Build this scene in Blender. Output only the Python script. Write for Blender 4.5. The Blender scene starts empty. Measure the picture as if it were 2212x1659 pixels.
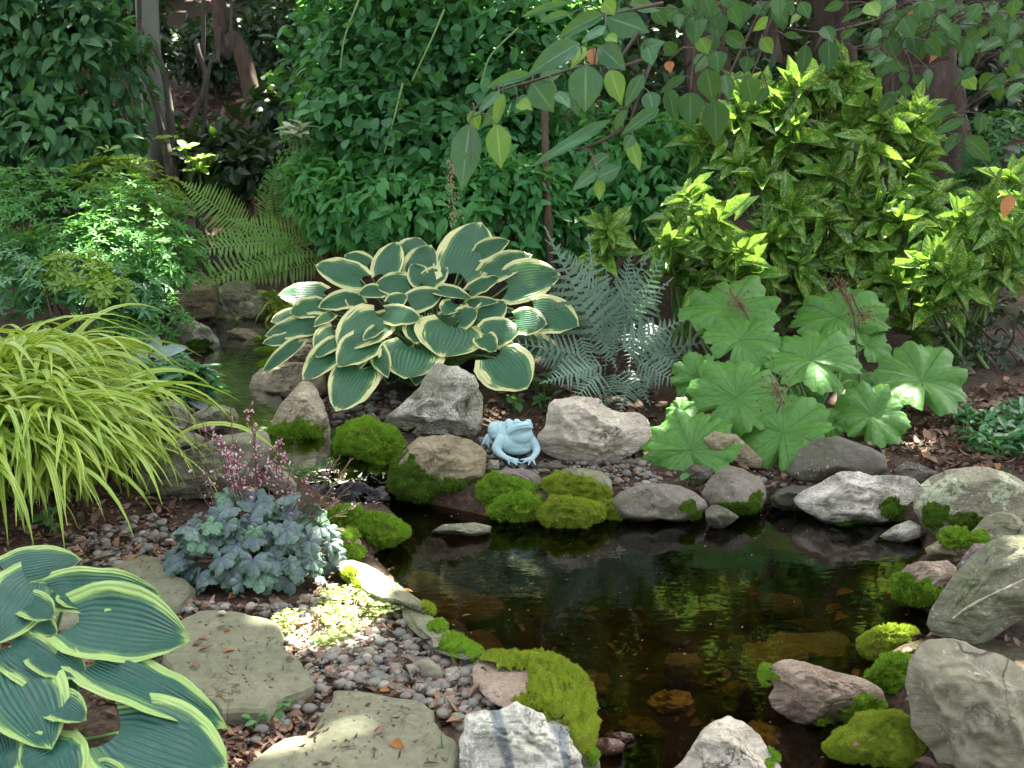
import bpy, bmesh, math, random
import numpy as np
from mathutils import Vector
rng = np.random.default_rng(7)
random.seed(7)
scene = bpy.context.scene
COL = scene.collection

# ------------------------------------------------------------------ camera, world, sun, exposure
F, CX, CY = 2500.0, 1106.0, 829.5           # focal length and centre in pixels of a 2212 x 1659 picture
CAM = np.array([0.0, 0.0, 1.75]); PITCH = math.radians(12)
RIGHT = np.array([1.0, 0, 0]); FWD = np.array([0, math.cos(PITCH), -math.sin(PITCH)]); UP = np.array([0, math.sin(PITCH), math.cos(PITCH)])
cd = bpy.data.cameras.new("camera"); cam = bpy.data.objects.new("camera", cd); COL.objects.link(cam)
cam.location = CAM; cam.rotation_euler = (math.pi/2 - PITCH, 0, 0)
cd.sensor_width = 36; cd.lens = 36*F/2212; cd.clip_end = 200; cd.clip_start = 0.05
cd.dof.use_dof = True; cd.dof.focus_distance = 4.9; cd.dof.aperture_fstop = 6.3
scene.camera = cam
SUN = np.array([0.25, 0.45, 0.86]); SUN /= np.linalg.norm(SUN)      # towards the sun
w = bpy.data.worlds.new("World"); scene.world = w; w.use_nodes = True
nt = w.node_tree; nt.nodes.clear()
sky = nt.nodes.new("ShaderNodeTexSky"); sky.sky_type = 'NISHITA'; sky.sun_disc = False
sky.air_density = .7; sky.dust_density = 4.0; sky.ozone_density = .3; sky.sun_elevation = math.asin(SUN[2]); sky.sun_rotation = math.atan2(SUN[0], SUN[1])
bg = nt.nodes.new("ShaderNodeBackground"); bg.inputs[1].default_value = 0.06
wo = nt.nodes.new("ShaderNodeOutputWorld")
hz = nt.nodes.new('ShaderNodeHueSaturation'); hz.inputs['Saturation'].default_value = .4      # a hazy, whitish summer sky
nt.links.new(sky.outputs[0], hz.inputs['Color']); nt.links.new(hz.outputs[0], bg.inputs[0]); nt.links.new(bg.outputs[0], wo.inputs[0])
sl = bpy.data.lights.new("sun", 'SUN'); sl.energy = 5.0; sl.angle = math.radians(0.5); sl.color = (1, 0.95, 0.84)
so = bpy.data.objects.new("sun", sl); COL.objects.link(so)
so.rotation_euler = Vector(-SUN).to_track_quat('-Z', 'Y').to_euler(); so.location = (0, 0, 12)
vs = scene.view_settings; vs.view_transform = 'Standard'; vs.look = 'None'; vs.gamma = 1; vs.exposure = 3.68
scene.cycles.max_bounces = 7; scene.cycles.diffuse_bounces = 4; scene.cycles.glossy_bounces = 3
scene.cycles.transparent_max_bounces = 8; scene.cycles.transmission_bounces = 4
scene.cycles.caustics_reflective = False; scene.cycles.caustics_refractive = False
scene.cycles.sample_clamp_indirect = 6.0

# ------------------------------------------------------------------ pixels to places
CROPS = {'D': (0, 0, 1.0), 'R1': (0, 0, .337), 'B': (677.7, 0, .337), 'C3': (1423.2, 0, .3566), 'R4': (0, 542.2, .337),
         'R5': (542.2, 440.5, .337), 'R6': (1016.5, 779.3, .337), 'E1': (1423.2, 542.2, .3566), 'E2': (0, 1084.3, .3464),
         'E3': (610, 1084.3, .3464), 'E4': (1443.5, 1084.3, .3474), 'E6': (271, 847, .2983), 'FR': (1003, 853.9, .1062)}
def px(crop, pts):
    a = np.array(pts, float).reshape(-1, 2); o = CROPS[crop]
    return a*o[2] + np.array(o[:2])
def rays(P):
    P = np.asarray(P, float).reshape(-1, 2)
    return FWD + np.outer((P[:, 0]-CX)/F, RIGHT) - np.outer((P[:, 1]-CY)/F, UP)
def at_depth(P, d):                          # points at distance d along the camera axis
    return CAM + rays(P)*np.asarray(d, float).reshape(-1, 1)
def on_z(P, z):
    r = rays(P); return CAM + r*((np.asarray(z, float)-CAM[2])/r[:, 2]).reshape(-1, 1)
def project(V):
    q = np.asarray(V)-CAM; d = q@FWD
    return np.stack([CX+F*(q@RIGHT)/d, CY-F*(q@UP)/d], 1), d

# ------------------------------------------------------------------ noise
def _hash(i, j, k, s):
    n = (i*374761393 + j*668265263 + k*1103515245 + s*1274126177) & 0xffffffff
    n = ((n ^ (n >> 13))*1274126177) & 0xffffffff
    n = ((n ^ (n >> 16))*2246822519) & 0xffffffff
    return (n ^ (n >> 15))/4294967295.0
def vnoise(P, s=0):                          # -1..1
    P = np.asarray(P, float); I = np.floor(P).astype(np.int64); f = P-I; f = f*f*f*(f*(f*6-15)+10)
    o = 0
    for a in (0, 1):
        wa = f[:, 0] if a else 1-f[:, 0]
        for b in (0, 1):
            wb = f[:, 1] if b else 1-f[:, 1]
            for c in (0, 1):
                wc = f[:, 2] if c else 1-f[:, 2]
                o = o + wa*wb*wc*_hash(I[:, 0]+a, I[:, 1]+b, I[:, 2]+c, s)
    return o*2-1
def fbm(P, s=0, n=4, g=.5):
    o = 0; a = 1; P = np.asarray(P, float)
    for k in range(n):
        o = o + a*vnoise(P*2**k + 17.3*k, s+k); a *= g
    return o
def norm(a): return a/np.maximum(np.linalg.norm(a, axis=-1, keepdims=True), 1e-9)
def sstep(a, b, x):
    t = np.clip((x-a)/(b-a), 0, 1); return t*t*(3-2*t)
def rnd_dirs(n, r=None): return norm((r or rng).normal(size=(n, 3)))

# ------------------------------------------------------------------ mesh building
def origin_of(o):
    p = np.zeros(3)
    while o is not None: p = p+np.array(o.location); o = o.parent
    return p
class MB:
    def __init__(s): s.v = []; s.f = []; s.a = []; s.n = 0
    def add(s, V, Fc, A=None):
        V = np.asarray(V, float); Fc = np.asarray(Fc, np.int64)
        s.v.append(V); s.f.append(Fc+s.n); s.n += len(V)
        s.a.append(np.zeros((len(V), 3)) if A is None else np.asarray(A, float))
    def build(s, name, mat, parent=None, loc=None, smooth=True):
        V = np.concatenate(s.v); A = np.concatenate(s.a)
        o0 = origin_of(parent) if parent is not None else np.array(loc if loc is not None else V.mean(0)*[1, 1, 0]+[0, 0, V[:, 2].min()])
        me = bpy.data.meshes.new(name)
        me.vertices.add(len(V)); me.vertices.foreach_set("co", (V-o0).astype(np.float32).ravel())
        idx = np.concatenate([f.ravel() for f in s.f]); sz = np.concatenate([np.full(len(f), f.shape[1]) for f in s.f])
        me.loops.add(len(idx)); me.loops.foreach_set("vertex_index", idx.astype(np.int32))
        me.polygons.add(len(sz)); st = np.concatenate([[0], np.cumsum(sz)[:-1]])
        me.polygons.foreach_set("loop_start", st.astype(np.int32)); me.polygons.foreach_set("loop_total", sz.astype(np.int32))
        me.polygons.foreach_set("use_smooth", np.full(len(sz), smooth))
        at = me.attributes.new("luv", 'FLOAT_VECTOR', 'POINT'); at.data.foreach_set("vector", A.astype(np.float32).ravel())
        me.update(calc_edges=True); me.validate()
        if mat is not None: me.materials.append(mat)
        o = bpy.data.objects.new(name, me); COL.objects.link(o)
        if parent is not None: o.parent = parent
        else: o.location = o0
        return o
def thing(name, label, cat, loc, group=None):
    o = bpy.data.objects.new(name, None); COL.objects.link(o); o.location = [float(c) for c in loc]
    o.empty_display_size = .1
    return tag(o, label, cat, group)
def tag(o, label, cat, group=None, kind=None):
    o['label'] = label; o['category'] = cat
    if group: o['group'] = group
    if kind: o['kind'] = kind
    return o
def tube(mb, pts, rad, sides=6, rnd=0.0, rough=0.0, seed=0):
    P = np.asarray(pts, float); n = len(P); rad = np.broadcast_to(np.asarray(rad, float), (n,))
    T = norm(np.gradient(P, axis=0)); ref = np.array([1.0, 0.13, .07]) if abs(T[:, 2]).mean() > .6 else np.array([0.05, .1, 1.0])
    A = norm(np.cross(T, ref)); Bv = np.cross(T, A)
    an = np.linspace(0, 2*np.pi, sides, endpoint=False)
    ring = (np.cos(an)[None, :, None]*A[:, None]+np.sin(an)[None, :, None]*Bv[:, None])
    rr = np.repeat(rad[:, None], sides, 1)
    if rough:
        Q = (P[:, None]+ring*rad[:, None, None]).reshape(-1, 3)
        rr = rr*(1+rough*fbm(Q*[9, 9, 3], seed, 3).reshape(n, sides))
    V = (P[:, None]+ring*rr[..., None]).reshape(-1, 3)
    i = np.arange(n-1)[:, None]*sides; j = np.arange(sides)[None]; k = (j+1) % sides
    Fq = np.stack([i+j, i+k, i+sides+k, i+sides+j], -1).reshape(-1, 4)
    Aa = np.stack([np.tile(an/6.283, n), np.repeat(np.linspace(0, 1, n), sides), np.full(n*sides, rnd)], 1)
    mb.add(V, Fq, Aa)
    mb.add(V[-sides:], [list(range(sides))], Aa[-sides:])
def curve(pts, n):                           # smooth polyline through points
    P = np.asarray(pts, float); m = len(P)
    if m == 2: t = np.linspace(0, 1, n)[:, None]; return P[0]*(1-t)+P[1]*t
    Q = np.vstack([2*P[0]-P[1], P, 2*P[-1]-P[-2]]); out = []
    for t in np.linspace(0, m-1-1e-6, n):
        i = int(t); u = t-i; a, b, c, d = Q[i:i+4]
        out.append(.5*((2*b)+(-a+c)*u+(2*a-5*b+4*c-d)*u*u+(-a+3*b-3*c+d)*u**3))
    return np.array(out)

# ------------------------------------------------------------------ leaves
def leaf_tpl(prof, nv=5, nu=2, droop=.15, fold=.12, cord=0.0, cup=0.0, wave=0.0, seed=0, teeth=0, twist=0.0):
    v = np.linspace(0, 1, nv+1); u = np.linspace(-1, 1, nu+1); U, Vv = np.meshgrid(u, v)
    pr = np.interp(Vv, np.linspace(0, 1, len(prof)), prof)
    if teeth:
        ph = (Vv*teeth) % 1.0
        pr = pr*(1+.16*(np.abs(U) > .99)*(ph-.5)*(Vv > .3)*(Vv < .97))
    x = U*pr*.5; y = Vv - cord*np.abs(U)**1.6*(1-Vv)**4
    z = fold*np.abs(x) - droop*Vv**2 + cup*(x*x)*4
    if wave:
        z = z+wave*vnoise(np.stack([x*5, y*5, np.full_like(x, seed*3.1)], -1).reshape(-1, 3), seed).reshape(x.shape)*(.25+np.abs(U))
    if twist: z = z+twist*x*Vv
    i = np.arange(nv)[:, None]*(nu+1); j = np.arange(nu)[None]
    Fq = np.stack([i+j, i+j+1, i+nu+2+j, i+nu+1+j], -1).reshape(-1, 4)
    return np.stack([x, y, z], -1).reshape(-1, 3), Fq, np.stack([U, Vv], -1).reshape(-1, 2)
def scatter(mb, tpl, pos, f, u, L, W, rnd=None):
    V, Fq, UV = tpl; N = len(pos); pos = np.asarray(pos)
    f = norm(np.asarray(f, float)); s = norm(np.cross(f, u)); n = np.cross(s, f)
    L = np.broadcast_to(np.asarray(L, float), (N,)); W = np.broadcast_to(np.asarray(W, float), (N,))
    X = (pos[:, None]+V[None, :, :1]*W[:, None, None]*s[:, None]+V[None, :, 1:2]*L[:, None, None]*f[:, None]
         + V[None, :, 2:3]*L[:, None, None]*n[:, None])
    m = len(V); Fa = (Fq[None]+(np.arange(N)*m)[:, None, None]).reshape(-1, Fq.shape[1])
    r = rng.random(N) if rnd is None else np.broadcast_to(rnd, (N,))
    A = np.concatenate([np.broadcast_to(UV[None], (N, m, 2)), np.repeat(r[:, None, None], m, 1)], 2)
    mb.add(X.reshape(-1, 3), Fa, A.reshape(-1, 3))
OVATE = [.12, .7, 1, .98, .8, .5, .02]
ROUND = [.1, .8, 1, 1, .95, .75, .05]
LANCE = [.1, .5, .85, 1, .95, .75, .45, .02]
OBOV = [.1, .35, .65, .9, 1, .8, .08]
HOSTA = [.6, .93, 1, 1, .95, .84, .66, .4, .01]
# ------------------------------------------------------------------ materials
class NT:
    def __init__(s, name):
        s.m = bpy.data.materials.new(name); s.m.use_nodes = True; s.t = s.m.node_tree; s.t.nodes.clear()
        s.out = s.n('OutputMaterial')
    def n(s, k, **kw):
        x = s.t.nodes.new('ShaderNode'+k)
        for a, b in kw.items(): setattr(x, a, b)
        return x
    def l(s, a, b): s.t.links.new(a, b)
    def val(s, sock, v):
        if hasattr(v, 'is_linked') or hasattr(v, 'links'): s.l(v, sock)
        elif isinstance(v, (tuple, list)): sock.default_value = tuple(v) if len(v) == len(sock.default_value) else tuple(v)+(1,)
        else: sock.default_value = v
    def math(s, op, a, b=0.0, c=0.0):
        x = s.n('Math', operation=op); s.val(x.inputs[0], a); s.val(x.inputs[1], b); s.val(x.inputs[2], c); return x.outputs[0]
    def mix(s, f, a, b, bt='MIX'):
        x = s.n('MixRGB', blend_type=bt); s.val(x.inputs[0], f); s.val(x.inputs[1], a); s.val(x.inputs[2], b); return x.outputs[0]
    def noise(s, vec, scale, detail=4, rough=.55, dist=0.0):
        x = s.n('TexNoise'); s.val(x.inputs['Scale'], scale); x.inputs['Detail'].default_value = detail
        x.inputs['Roughness'].default_value = rough; x.inputs['Distortion'].default_value = dist
        if vec is not None: s.l(vec, x.inputs['Vector'])
        return x.outputs['Fac']
    def ramp(s, f, *st):
        x = s.n('ValToRGB'); e = x.color_ramp.elements
        while len(e) < len(st): e.new(.5)
        for q, (p, c) in zip(e, st):
            q.position = p; q.color = tuple(c)+(1,) if isinstance(c, (tuple, list)) else (c, c, c, 1)
        s.val(x.inputs[0], f); return x.outputs[0]
    def bump(s, h, strength=.4, dist=.02, nrm=None):
        x = s.n('Bump'); x.inputs['Strength'].default_value = strength; x.inputs['Distance'].default_value = dist
        s.l(h, x.inputs['Height'])
        if nrm is not None: s.l(nrm, x.inputs['Normal'])
        return x.outputs[0]
    def luv(s):
        a = s.n('Attribute', attribute_name='luv'); p = s.n('SeparateXYZ'); s.l(a.outputs['Vector'], p.inputs[0])
        return p.outputs[0], p.outputs[1], p.outputs[2]
    def comb(s, x, y, z):
        c = s.n('CombineXYZ'); s.val(c.inputs[0], x); s.val(c.inputs[1], y); s.val(c.inputs[2], z); return c.outputs[0]
    def pos(s): return s.n('TexCoord').outputs['Object']
    def pbr(s, col, rough=.6, nrm=None, spec=.5, trans=0.0, tcol=None, coat=0.0):
        b = s.n('BsdfPrincipled'); s.val(b.inputs['Base Color'], col); s.val(b.inputs['Roughness'], rough)
        b.inputs['Specular IOR Level'].default_value = spec; b.inputs['Coat Weight'].default_value = coat
        if nrm is not None: s.l(nrm, b.inputs['Normal'])
        if trans:
            t = s.n('BsdfTranslucent'); s.val(t.inputs[0], tcol if tcol is not None else col)
            if nrm is not None: s.l(nrm, t.inputs['Normal'])
            m = s.n('MixShader'); m.inputs[0].default_value = trans
            s.l(b.outputs[0], m.inputs[1]); s.l(t.outputs[0], m.inputs[2]); s.l(m.outputs[0], s.out.inputs[0])
        else: s.l(b.outputs[0], s.out.inputs[0])
        return s.m

def leaf_mat(name, c1, c2, rough=.45, trans=.25, vein=None, spec=.5, ribs=9.0, ribstr=.15, tc=None, brown=0.0):
    t = NT(name); u, v, r = t.luv()
    col = t.mix(r, c1, c2)
    n = t.noise(t.comb(t.math('MULTIPLY', u, 2), t.math('MULTIPLY', v, 3), t.math('MULTIPLY', r, 91)), 1.5, 3)
    col = t.mix(t.math('MULTIPLY', n, .5), col, tuple(x*.55 for x in c1))
    au = t.math('ABSOLUTE', u)
    rib = t.math('SINE', t.math('ADD', t.math('MULTIPLY', v, ribs*6.283), t.math('MULTIPLY', au, -ribs*2.2)))
    mid = t.math('LESS_THAN', au, .07)
    if vein: col = t.mix(t.math('MULTIPLY', mid, .7), col, vein)
    if brown: col = t.mix(t.math('GREATER_THAN', t.noise(t.comb(u, v, t.math('MULTIPLY', r, 43)), 2.2, 2), 1-brown), col, (.16, .08, .03))
    h = t.math('SUBTRACT', rib, t.math('MULTIPLY', mid, 3))
    tcol = t.mix(.6, col, tc or tuple(min(1, x*2.2) for x in (c2[0]*1.5, c2[1]*1.3, c2[2]*.5)))
    return t.pbr(col, rough, t.bump(h, ribstr, .004), spec, trans, tcol)

def hosta_mat(name, g1, g2, m1, m2, thr, rough=.42, puck=.4):
    t = NT(name); u, v, r = t.luv(); au = t.math('ABSOLUTE', u)
    # the pale margin: wide at the edge and tip, running inward in streaks along the veins
    nse = t.noise(t.comb(t.math('ADD', t.math('MULTIPLY', u, 11), t.math('MULTIPLY', r, 70)), t.math('MULTIPLY', v, 1.6), t.math('MULTIPLY', r, 31)), 1.0, 3, .6)
    big = t.noise(t.comb(u, t.math('MULTIPLY', v, 1.5), t.math('MULTIPLY', r, 53)), 1.3, 1)
    e = t.math('MAXIMUM', t.math('POWER', au, 1.6), t.math('POWER', v, 7))
    s = t.math('ADD', e, t.math('ADD', t.math('MULTIPLY', t.math('SUBTRACT', nse, .5), .75), t.math('MULTIPLY', t.math('SUBTRACT', big, .5), .75)))
    mask = t.ramp(s, (thr, 0.0), (thr+.05, 1.0))
    blue = t.noise(t.comb(u, v, t.math('MULTIPLY', r, 11)), 3, 4)
    gcol = t.mix(blue, g1, g2)
    midl = t.ramp(t.math('SUBTRACT', s, thr-.16), (0.0, 0.0), (.02, 1.0))
    gcol = t.mix(t.math('MULTIPLY', midl, .45), gcol, (.12, .26, .07))
    mcol = t.mix(t.noise(t.comb(u, v, r), 2.5), m1, m2)
    col = t.mix(mask, gcol, mcol)
    spots = t.noise(t.comb(t.math('MULTIPLY', u, 1), v, t.math('MULTIPLY', r, 77)), 9, 2)
    edge = t.math('GREATER_THAN', t.math('ADD', spots, t.math('MULTIPLY', e, .12)), .87)
    col = t.mix(t.math('MULTIPLY', edge, .7), col, (.2, .1, .04))
    rib = t.math('SINE', t.math('MULTIPLY', u, 46)); puc = t.noise(t.comb(t.math('MULTIPLY', u, 1), v, r), 24, 1)
    n1 = t.bump(t.math('ADD', t.math('MULTIPLY', rib, .5), t.math('MULTIPLY', puc, puck)), .55, .006)
    return t.pbr(col, rough, n1, .5, .16, t.mix(.5, col, (.3, .5, .08)))

def rock_mat(name, c1, c2, c3=None, scale=3.0, speck=0.0, speckc=(.5, .5, .47), lichen=0.0, lichc=(.42, .5, .36), wet=True, green=.3, band=0.0, bandc=(.5, .48, .4), bump=.6, rough=.8):
    t = NT(name); p = t.pos()
    geo = t.n('NewGeometry'); sx = t.n('SeparateXYZ'); t.l(geo.outputs['Position'], sx.inputs[0]); z = sx.outputs[2]
    oi = t.n('ObjectInfo'); off = t.n('VectorMath', operation='ADD'); t.l(p, off.inputs[0])
    mm = t.n('VectorMath', operation='SCALE'); mm.inputs[0].default_value = (37, 51, 23); t.l(oi.outputs['Random'], mm.inputs['Scale']); t.l(mm.outputs[0], off.inputs[1]); p = off.outputs[0]
    big = t.noise(p, scale, 6, .62, .6); fine = t.noise(p, scale*14, 5, .7)
    mp = t.n('Mapping'); t.l(p, mp.inputs[0]); mp.inputs['Rotation'].default_value = (.5, .35, .2); mp.inputs['Scale'].default_value = (1, 1, 5.5)
    strat = t.noise(mp.outputs[0], scale*1.6, 5, .65, .4)
    col = t.ramp(big, (.3, c1), (.68, c2))
    col = t.mix(t.math('MULTIPLY', t.ramp(strat, (.4, 0.0), (.66, 1.0)), .55), col, c3 or tuple(x*.6 for x in c1))
    col = t.mix(.75, col, t.ramp(fine, (.25, .45), (.7, 1.15)), 'MULTIPLY')
    if speck:
        sp = t.ramp(t.noise(p, scale*26, 3, .8), (.62-speck*.2, 0.0), (.68-speck*.2, 1.0)); sm = t.ramp(t.noise(p, scale*1.3, 4, .7), (.4, 0.1), (.6, 1.0))
        col = t.mix(t.math('MULTIPLY', sp, sm), col, speckc)
    if band:
        wv = t.n('TexWave'); wv.inputs['Scale'].default_value = band; wv.inputs['Distortion'].default_value = 5; wv.inputs['Detail'].default_value = 4; wv.inputs['Detail Scale'].default_value = 1.5; t.l(p, wv.inputs[0])
        col = t.mix(t.ramp(wv.outputs['Fac'], (.86, 0.0), (.97, .8)), col, bandc)
    gm = t.ramp(t.noise(p, scale*2.1, 5, .7), (.46, 0.0), (.7, 1.0))
    col = t.mix(t.math('MULTIPLY', gm, green), col, (.085, .11, .035))
    if lichen:
        lm = t.ramp(t.math('ADD', t.noise(p, 7, 4, .75), t.math('MULTIPLY', fine, .08)), (.66-lichen*.2, 0.0), (.675-lichen*.2, 1.0))
        col = t.mix(t.math('MULTIPLY', lm, t.ramp(fine, (.35, .55), (.6, 1.0))), col, lichc)
    # cracks
    vo = t.n('TexVoronoi', feature='DISTANCE_TO_EDGE'); vo.inputs['Scale'].default_value = scale*.9
    dn = t.n('VectorMath', operation='ADD'); t.l(p, dn.inputs[0]); nn = t.n('TexNoise'); nn.inputs['Scale'].default_value = scale*1.5; nn.inputs['Detail'].default_value = 5; t.l(p, nn.inputs[0]); t.l(nn.outputs['Color'], dn.inputs[1]); t.l(dn.outputs[0], vo.inputs['Vector'])
    ck = t.ramp(vo.outputs['Distance'], (0.0, 1.0), (.018, 0.0)); ckm = t.math('MULTIPLY', ck, t.ramp(t.noise(p, scale*1.1, 2), (.5, 0.0), (.6, 1.0)))
    col = t.mix(t.math('MULTIPLY', ckm, .6), col, (.03, .028, .022))
    ro = rough
    if wet:                                   # the wetted band just above the water
        wl = t.ramp(t.math('ADD', z, t.math('MULTIPLY', t.noise(p, 9), .04)), (.03, 1.0), (.055, 0.0))
        col = t.mix(t.math('MULTIPLY', wl, .7), col, t.mix(1.0, col, (.22, .2, .15), 'MULTIPLY')); ro = t.math('SUBTRACT', rough, t.math('MULTIPLY', wl, .45))
    col = t.mix(1.0, col, (1.06, .99, .86), 'MULTIPLY')
    h = t.math('ADD', t.math('ADD', t.math('MULTIPLY', strat, .9), t.math('MULTIPLY', fine, .3)), t.math('SUBTRACT', t.math('MULTIPLY', big, 1.2), t.math('MULTIPLY', ckm, .6)))
    return t.pbr(col, ro, t.bump(h, min(1, bump*1.4), .03), .35)

RM = {
 'white': rock_mat('white_stone', (.5, .47, .4), (.68, .65, .58), (.36, .31, .25), 3.2, .2, (.66, .65, .6), green=.1),
 'cream': rock_mat('cream_stone', (.36, .33, .25), (.52, .48, .38), (.3, .24, .16), 4, .3, (.6, .58, .5), green=.25),
 'granite': rock_mat('speckled_stone', (.17, .18, .13), (.3, .3, .23), (.12, .12, .08), 4, 1.0, (.58, .59, .54), green=.5),
 'quartz': rock_mat('quartz_stone', (.26, .26, .21), (.42, .42, .36), (.1, .1, .08), 6, 1.2, (.7, .7, .66), green=.35),
 'marble': rock_mat('marbled_stone', (.45, .48, .42), (.74, .76, .7), (.12, .16, .2), 3.5, .5, (.8, .8, .78), green=.3, band=1.6, bandc=(.13, .17, .22)),
 'grey': rock_mat('grey_stone', (.2, .2, .165), (.3, .29, .25), (.14, .135, .11), 3, .15, green=.45),
 'slategreen': rock_mat('green_grey_stone', (.165, .18, .125), (.26, .27, .2), (.1, .115, .085), 2.2, .1, green=.7),
 'boulder': rock_mat('smooth_grey_boulder', (.2, .2, .155), (.31, .29, .24), (.15, .165, .1), 1.8, .05, green=.6, bump=.4),
 'lichen': rock_mat('lichen_stone', (.24, .24, .18), (.34, .33, .26), (.17, .17, .12), 3, .2, lichen=.3, green=.4),
 'dark': rock_mat('dark_stone', (.07, .068, .056), (.125, .12, .1), (.05, .05, .042), 2.2, .05, green=.35, bump=.3, rough=.65),
 'oval': rock_mat('smooth_brown_grey_stone', (.15, .14, .115), (.22, .205, .17), (.1, .095, .08), 2.2, .05, green=.3, bump=.3, rough=.6),
 'pink': rock_mat('pinkish_stone', (.3, .23, .18), (.42, .35, .3), (.2, .15, .11), 5, .2, (.5, .45, .42), green=.2),
 'tan': rock_mat('tan_stone', (.25, .22, .14), (.37, .33, .23), (.17, .15, .1), 3.5, .1, green=.5),
 'purple': rock_mat('purplish_stone', (.16, .13, .135), (.23, .19, .19), (.1, .085, .09), 3, .05, green=.2, bump=.3),
 'red': rock_mat('dark_red_stone', (.09, .04, .03), (.14, .07, .055), (.05, .03, .025), 4, .05, green=.1, bump=.2, rough=.35),
 'brown': rock_mat('brown_sunken_stone', (.12, .07, .035), (.2, .125, .065), (.09, .055, .025), 3, .0, wet=False, green=.2),
 'yellow': rock_mat('yellow_sunken_stone', (.5, .36, .1), (.6, .47, .18), (.4, .25, .07), 5, .0, wet=False, green=.1),
 'olive': rock_mat('olive_sunken_stone', (.19, .19, .05), (.32, .3, .09), (.14, .15, .04), 3, .1, wet=False, green=.3),
 'flag': rock_mat('flagstone', (.145, .16, .115), (.225, .23, .165), (.12, .135, .1), 2.2, .0, wet=False, green=.2, bump=.25, rough=.85),
}
def moss_mat(name, c1, c2, c3):
    t = NT(name); p = t.pos(); u, v, r = t.luv()
    col = t.mix(t.ramp(t.noise(p, 9, 4, .65), (.3, 0.0), (.65, 1.0)), c1, c2)
    col = t.mix(t.math('MULTIPLY', t.ramp(t.noise(p, 21, 3), (.5, 0.0), (.7, 1.0)), .6), col, c3)
    col = t.mix(t.math('MULTIPLY', r, .6), col, tuple(min(1, x*1.7) for x in c2))
    return t.pbr(col, .85, None, .2, .3, col)
MM = {'bright': moss_mat('bright_moss', (.1, .21, .013), (.185, .325, .024), (.13, .11, .03)),
      'yellow': moss_mat('yellow_green_moss', (.14, .21, .015), (.27, .34, .03), (.19, .13, .04)),
      'dark': moss_mat('dark_moss', (.05, .1, .01), (.09, .17, .015), (.07, .06, .02))}

def ground_mat():
    t = NT('mulch_ground'); p = t.pos()
    big = t.noise(p, .9, 5, .6); mid = t.noise(p, 9, 6, .7); 
    vo = t.n('TexVoronoi'); vo.inputs['Scale'].default_value = 70; t.l(p, vo.inputs[0])
    sep = t.n('SeparateColor'); t.l(vo.outputs['Color'], sep.inputs[0])
    col = t.ramp(sep.outputs[0], (.1, (.04, .025, .016)), (.5, (.065, .04, .026)), (.95, (.1, .062, .04)))
    col = t.mix(.7, col, t.ramp(mid, (.25, .3), (.75, 1.3)), 'MULTIPLY')
    col = t.mix(t.math('MULTIPLY', t.ramp(big, (.52, 0.0), (.68, 1.0)), .5), col, (.035, .05, .015))
    geo = t.n('NewGeometry'); sx = t.n('SeparateXYZ'); t.l(geo.outputs['Position'], sx.inputs[0])
    sub = t.ramp(sx.outputs[2], (0.0, 1.0), (.02, 0.0))
    bed = t.ramp(t.noise(p, 6, 5, .7), (.35, (.014, .011, .005)), (.55, (.045, .03, .012)), (.72, (.12, .065, .018)))
    col = t.mix(sub, col, bed)
    h = t.math('ADD', t.math('MULTIPLY', sep.outputs[0], .6), mid)
    return t.pbr(col, .9, t.bump(h, .8, .02), .25)
def water_mat(name, tint, ripple, scale, fl=1.2):
    t = NT(name); p = t.pos()
    n = t.noise(p, scale, 2, .5, .3)
    mp = t.n('Mapping'); t.l(p, mp.inputs[0]); mp.inputs['Scale'].default_value = (1, 2.2, 1)
    n2 = t.noise(mp.outputs[0], scale*3.5, 2, .5)
    b = t.bump(t.math('ADD', n, t.math('MULTIPLY', n2, .22)), ripple, .02)
    fr = t.n('Fresnel'); fr.inputs['IOR'].default_value = 1.36; t.l(b, fr.inputs['Normal'])
    g = t.n('BsdfGlossy'); g.inputs['Roughness'].default_value = .02; t.l(b, g.inputs['Normal'])
    tr = t.n('BsdfTransparent'); tr.inputs[0].default_value = tint+(1,)
    m = t.n('MixShader'); t.l(t.math('MULTIPLY', fr.outputs[0], fl), m.inputs[0]); t.l(tr.outputs[0], m.inputs[1]); t.l(g.outputs[0], m.inputs[2])
    t.l(m.outputs[0], t.out.inputs[0]); return t.m
def bark_mat(name, c1, c2, sc=8.0, st=.9):
    t = NT(name); p = t.pos(); mp = t.n('Mapping'); t.l(p, mp.inputs[0]); mp.inputs['Scale'].default_value = (1, 1, .16)
    n = t.noise(mp.outputs[0], sc, 6, .7, .4); f = t.noise(p, sc*6, 4, .7)
    col = t.mix(.5, t.ramp(n, (.35, c1), (.65, c2)), t.ramp(f, (.3, .6), (.7, 1.2)), 'MULTIPLY')
    return t.pbr(col, .9, t.bump(n, st, .05), .2)
def plain(name, c1, c2=None, rough=.6, sc=12.0, trans=0.0, bump=.2):
    t = NT(name); p = t.pos(); n = t.noise(p, sc, 5, .65)
    return t.pbr(t.ramp(n, (.3, c1), (.7, c2 or c1)), rough, t.bump(n, bump, .01), .4, trans)
def attr_mat(name, stops, rough=.75, trans=0.0, bump=.4, sc=60.0, spec=.4):
    t = NT(name); u, v, r = t.luv(); p = t.pos(); n = t.noise(p, sc, 4, .7)
    col = t.mix(.6, t.ramp(r, *stops), t.ramp(n, (.3, .65), (.7, 1.2)), 'MULTIPLY')
    return t.pbr(col, rough, t.bump(n, bump, .006), spec, trans)
M = {}
M['ground'] = ground_mat()
M['pond'] = water_mat('pond_water', (.5, .41, .25), .10, 4.0)
M['stream'] = water_mat('stream_water', (.2, .18, .13), .3, 9.0, .8)
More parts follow.
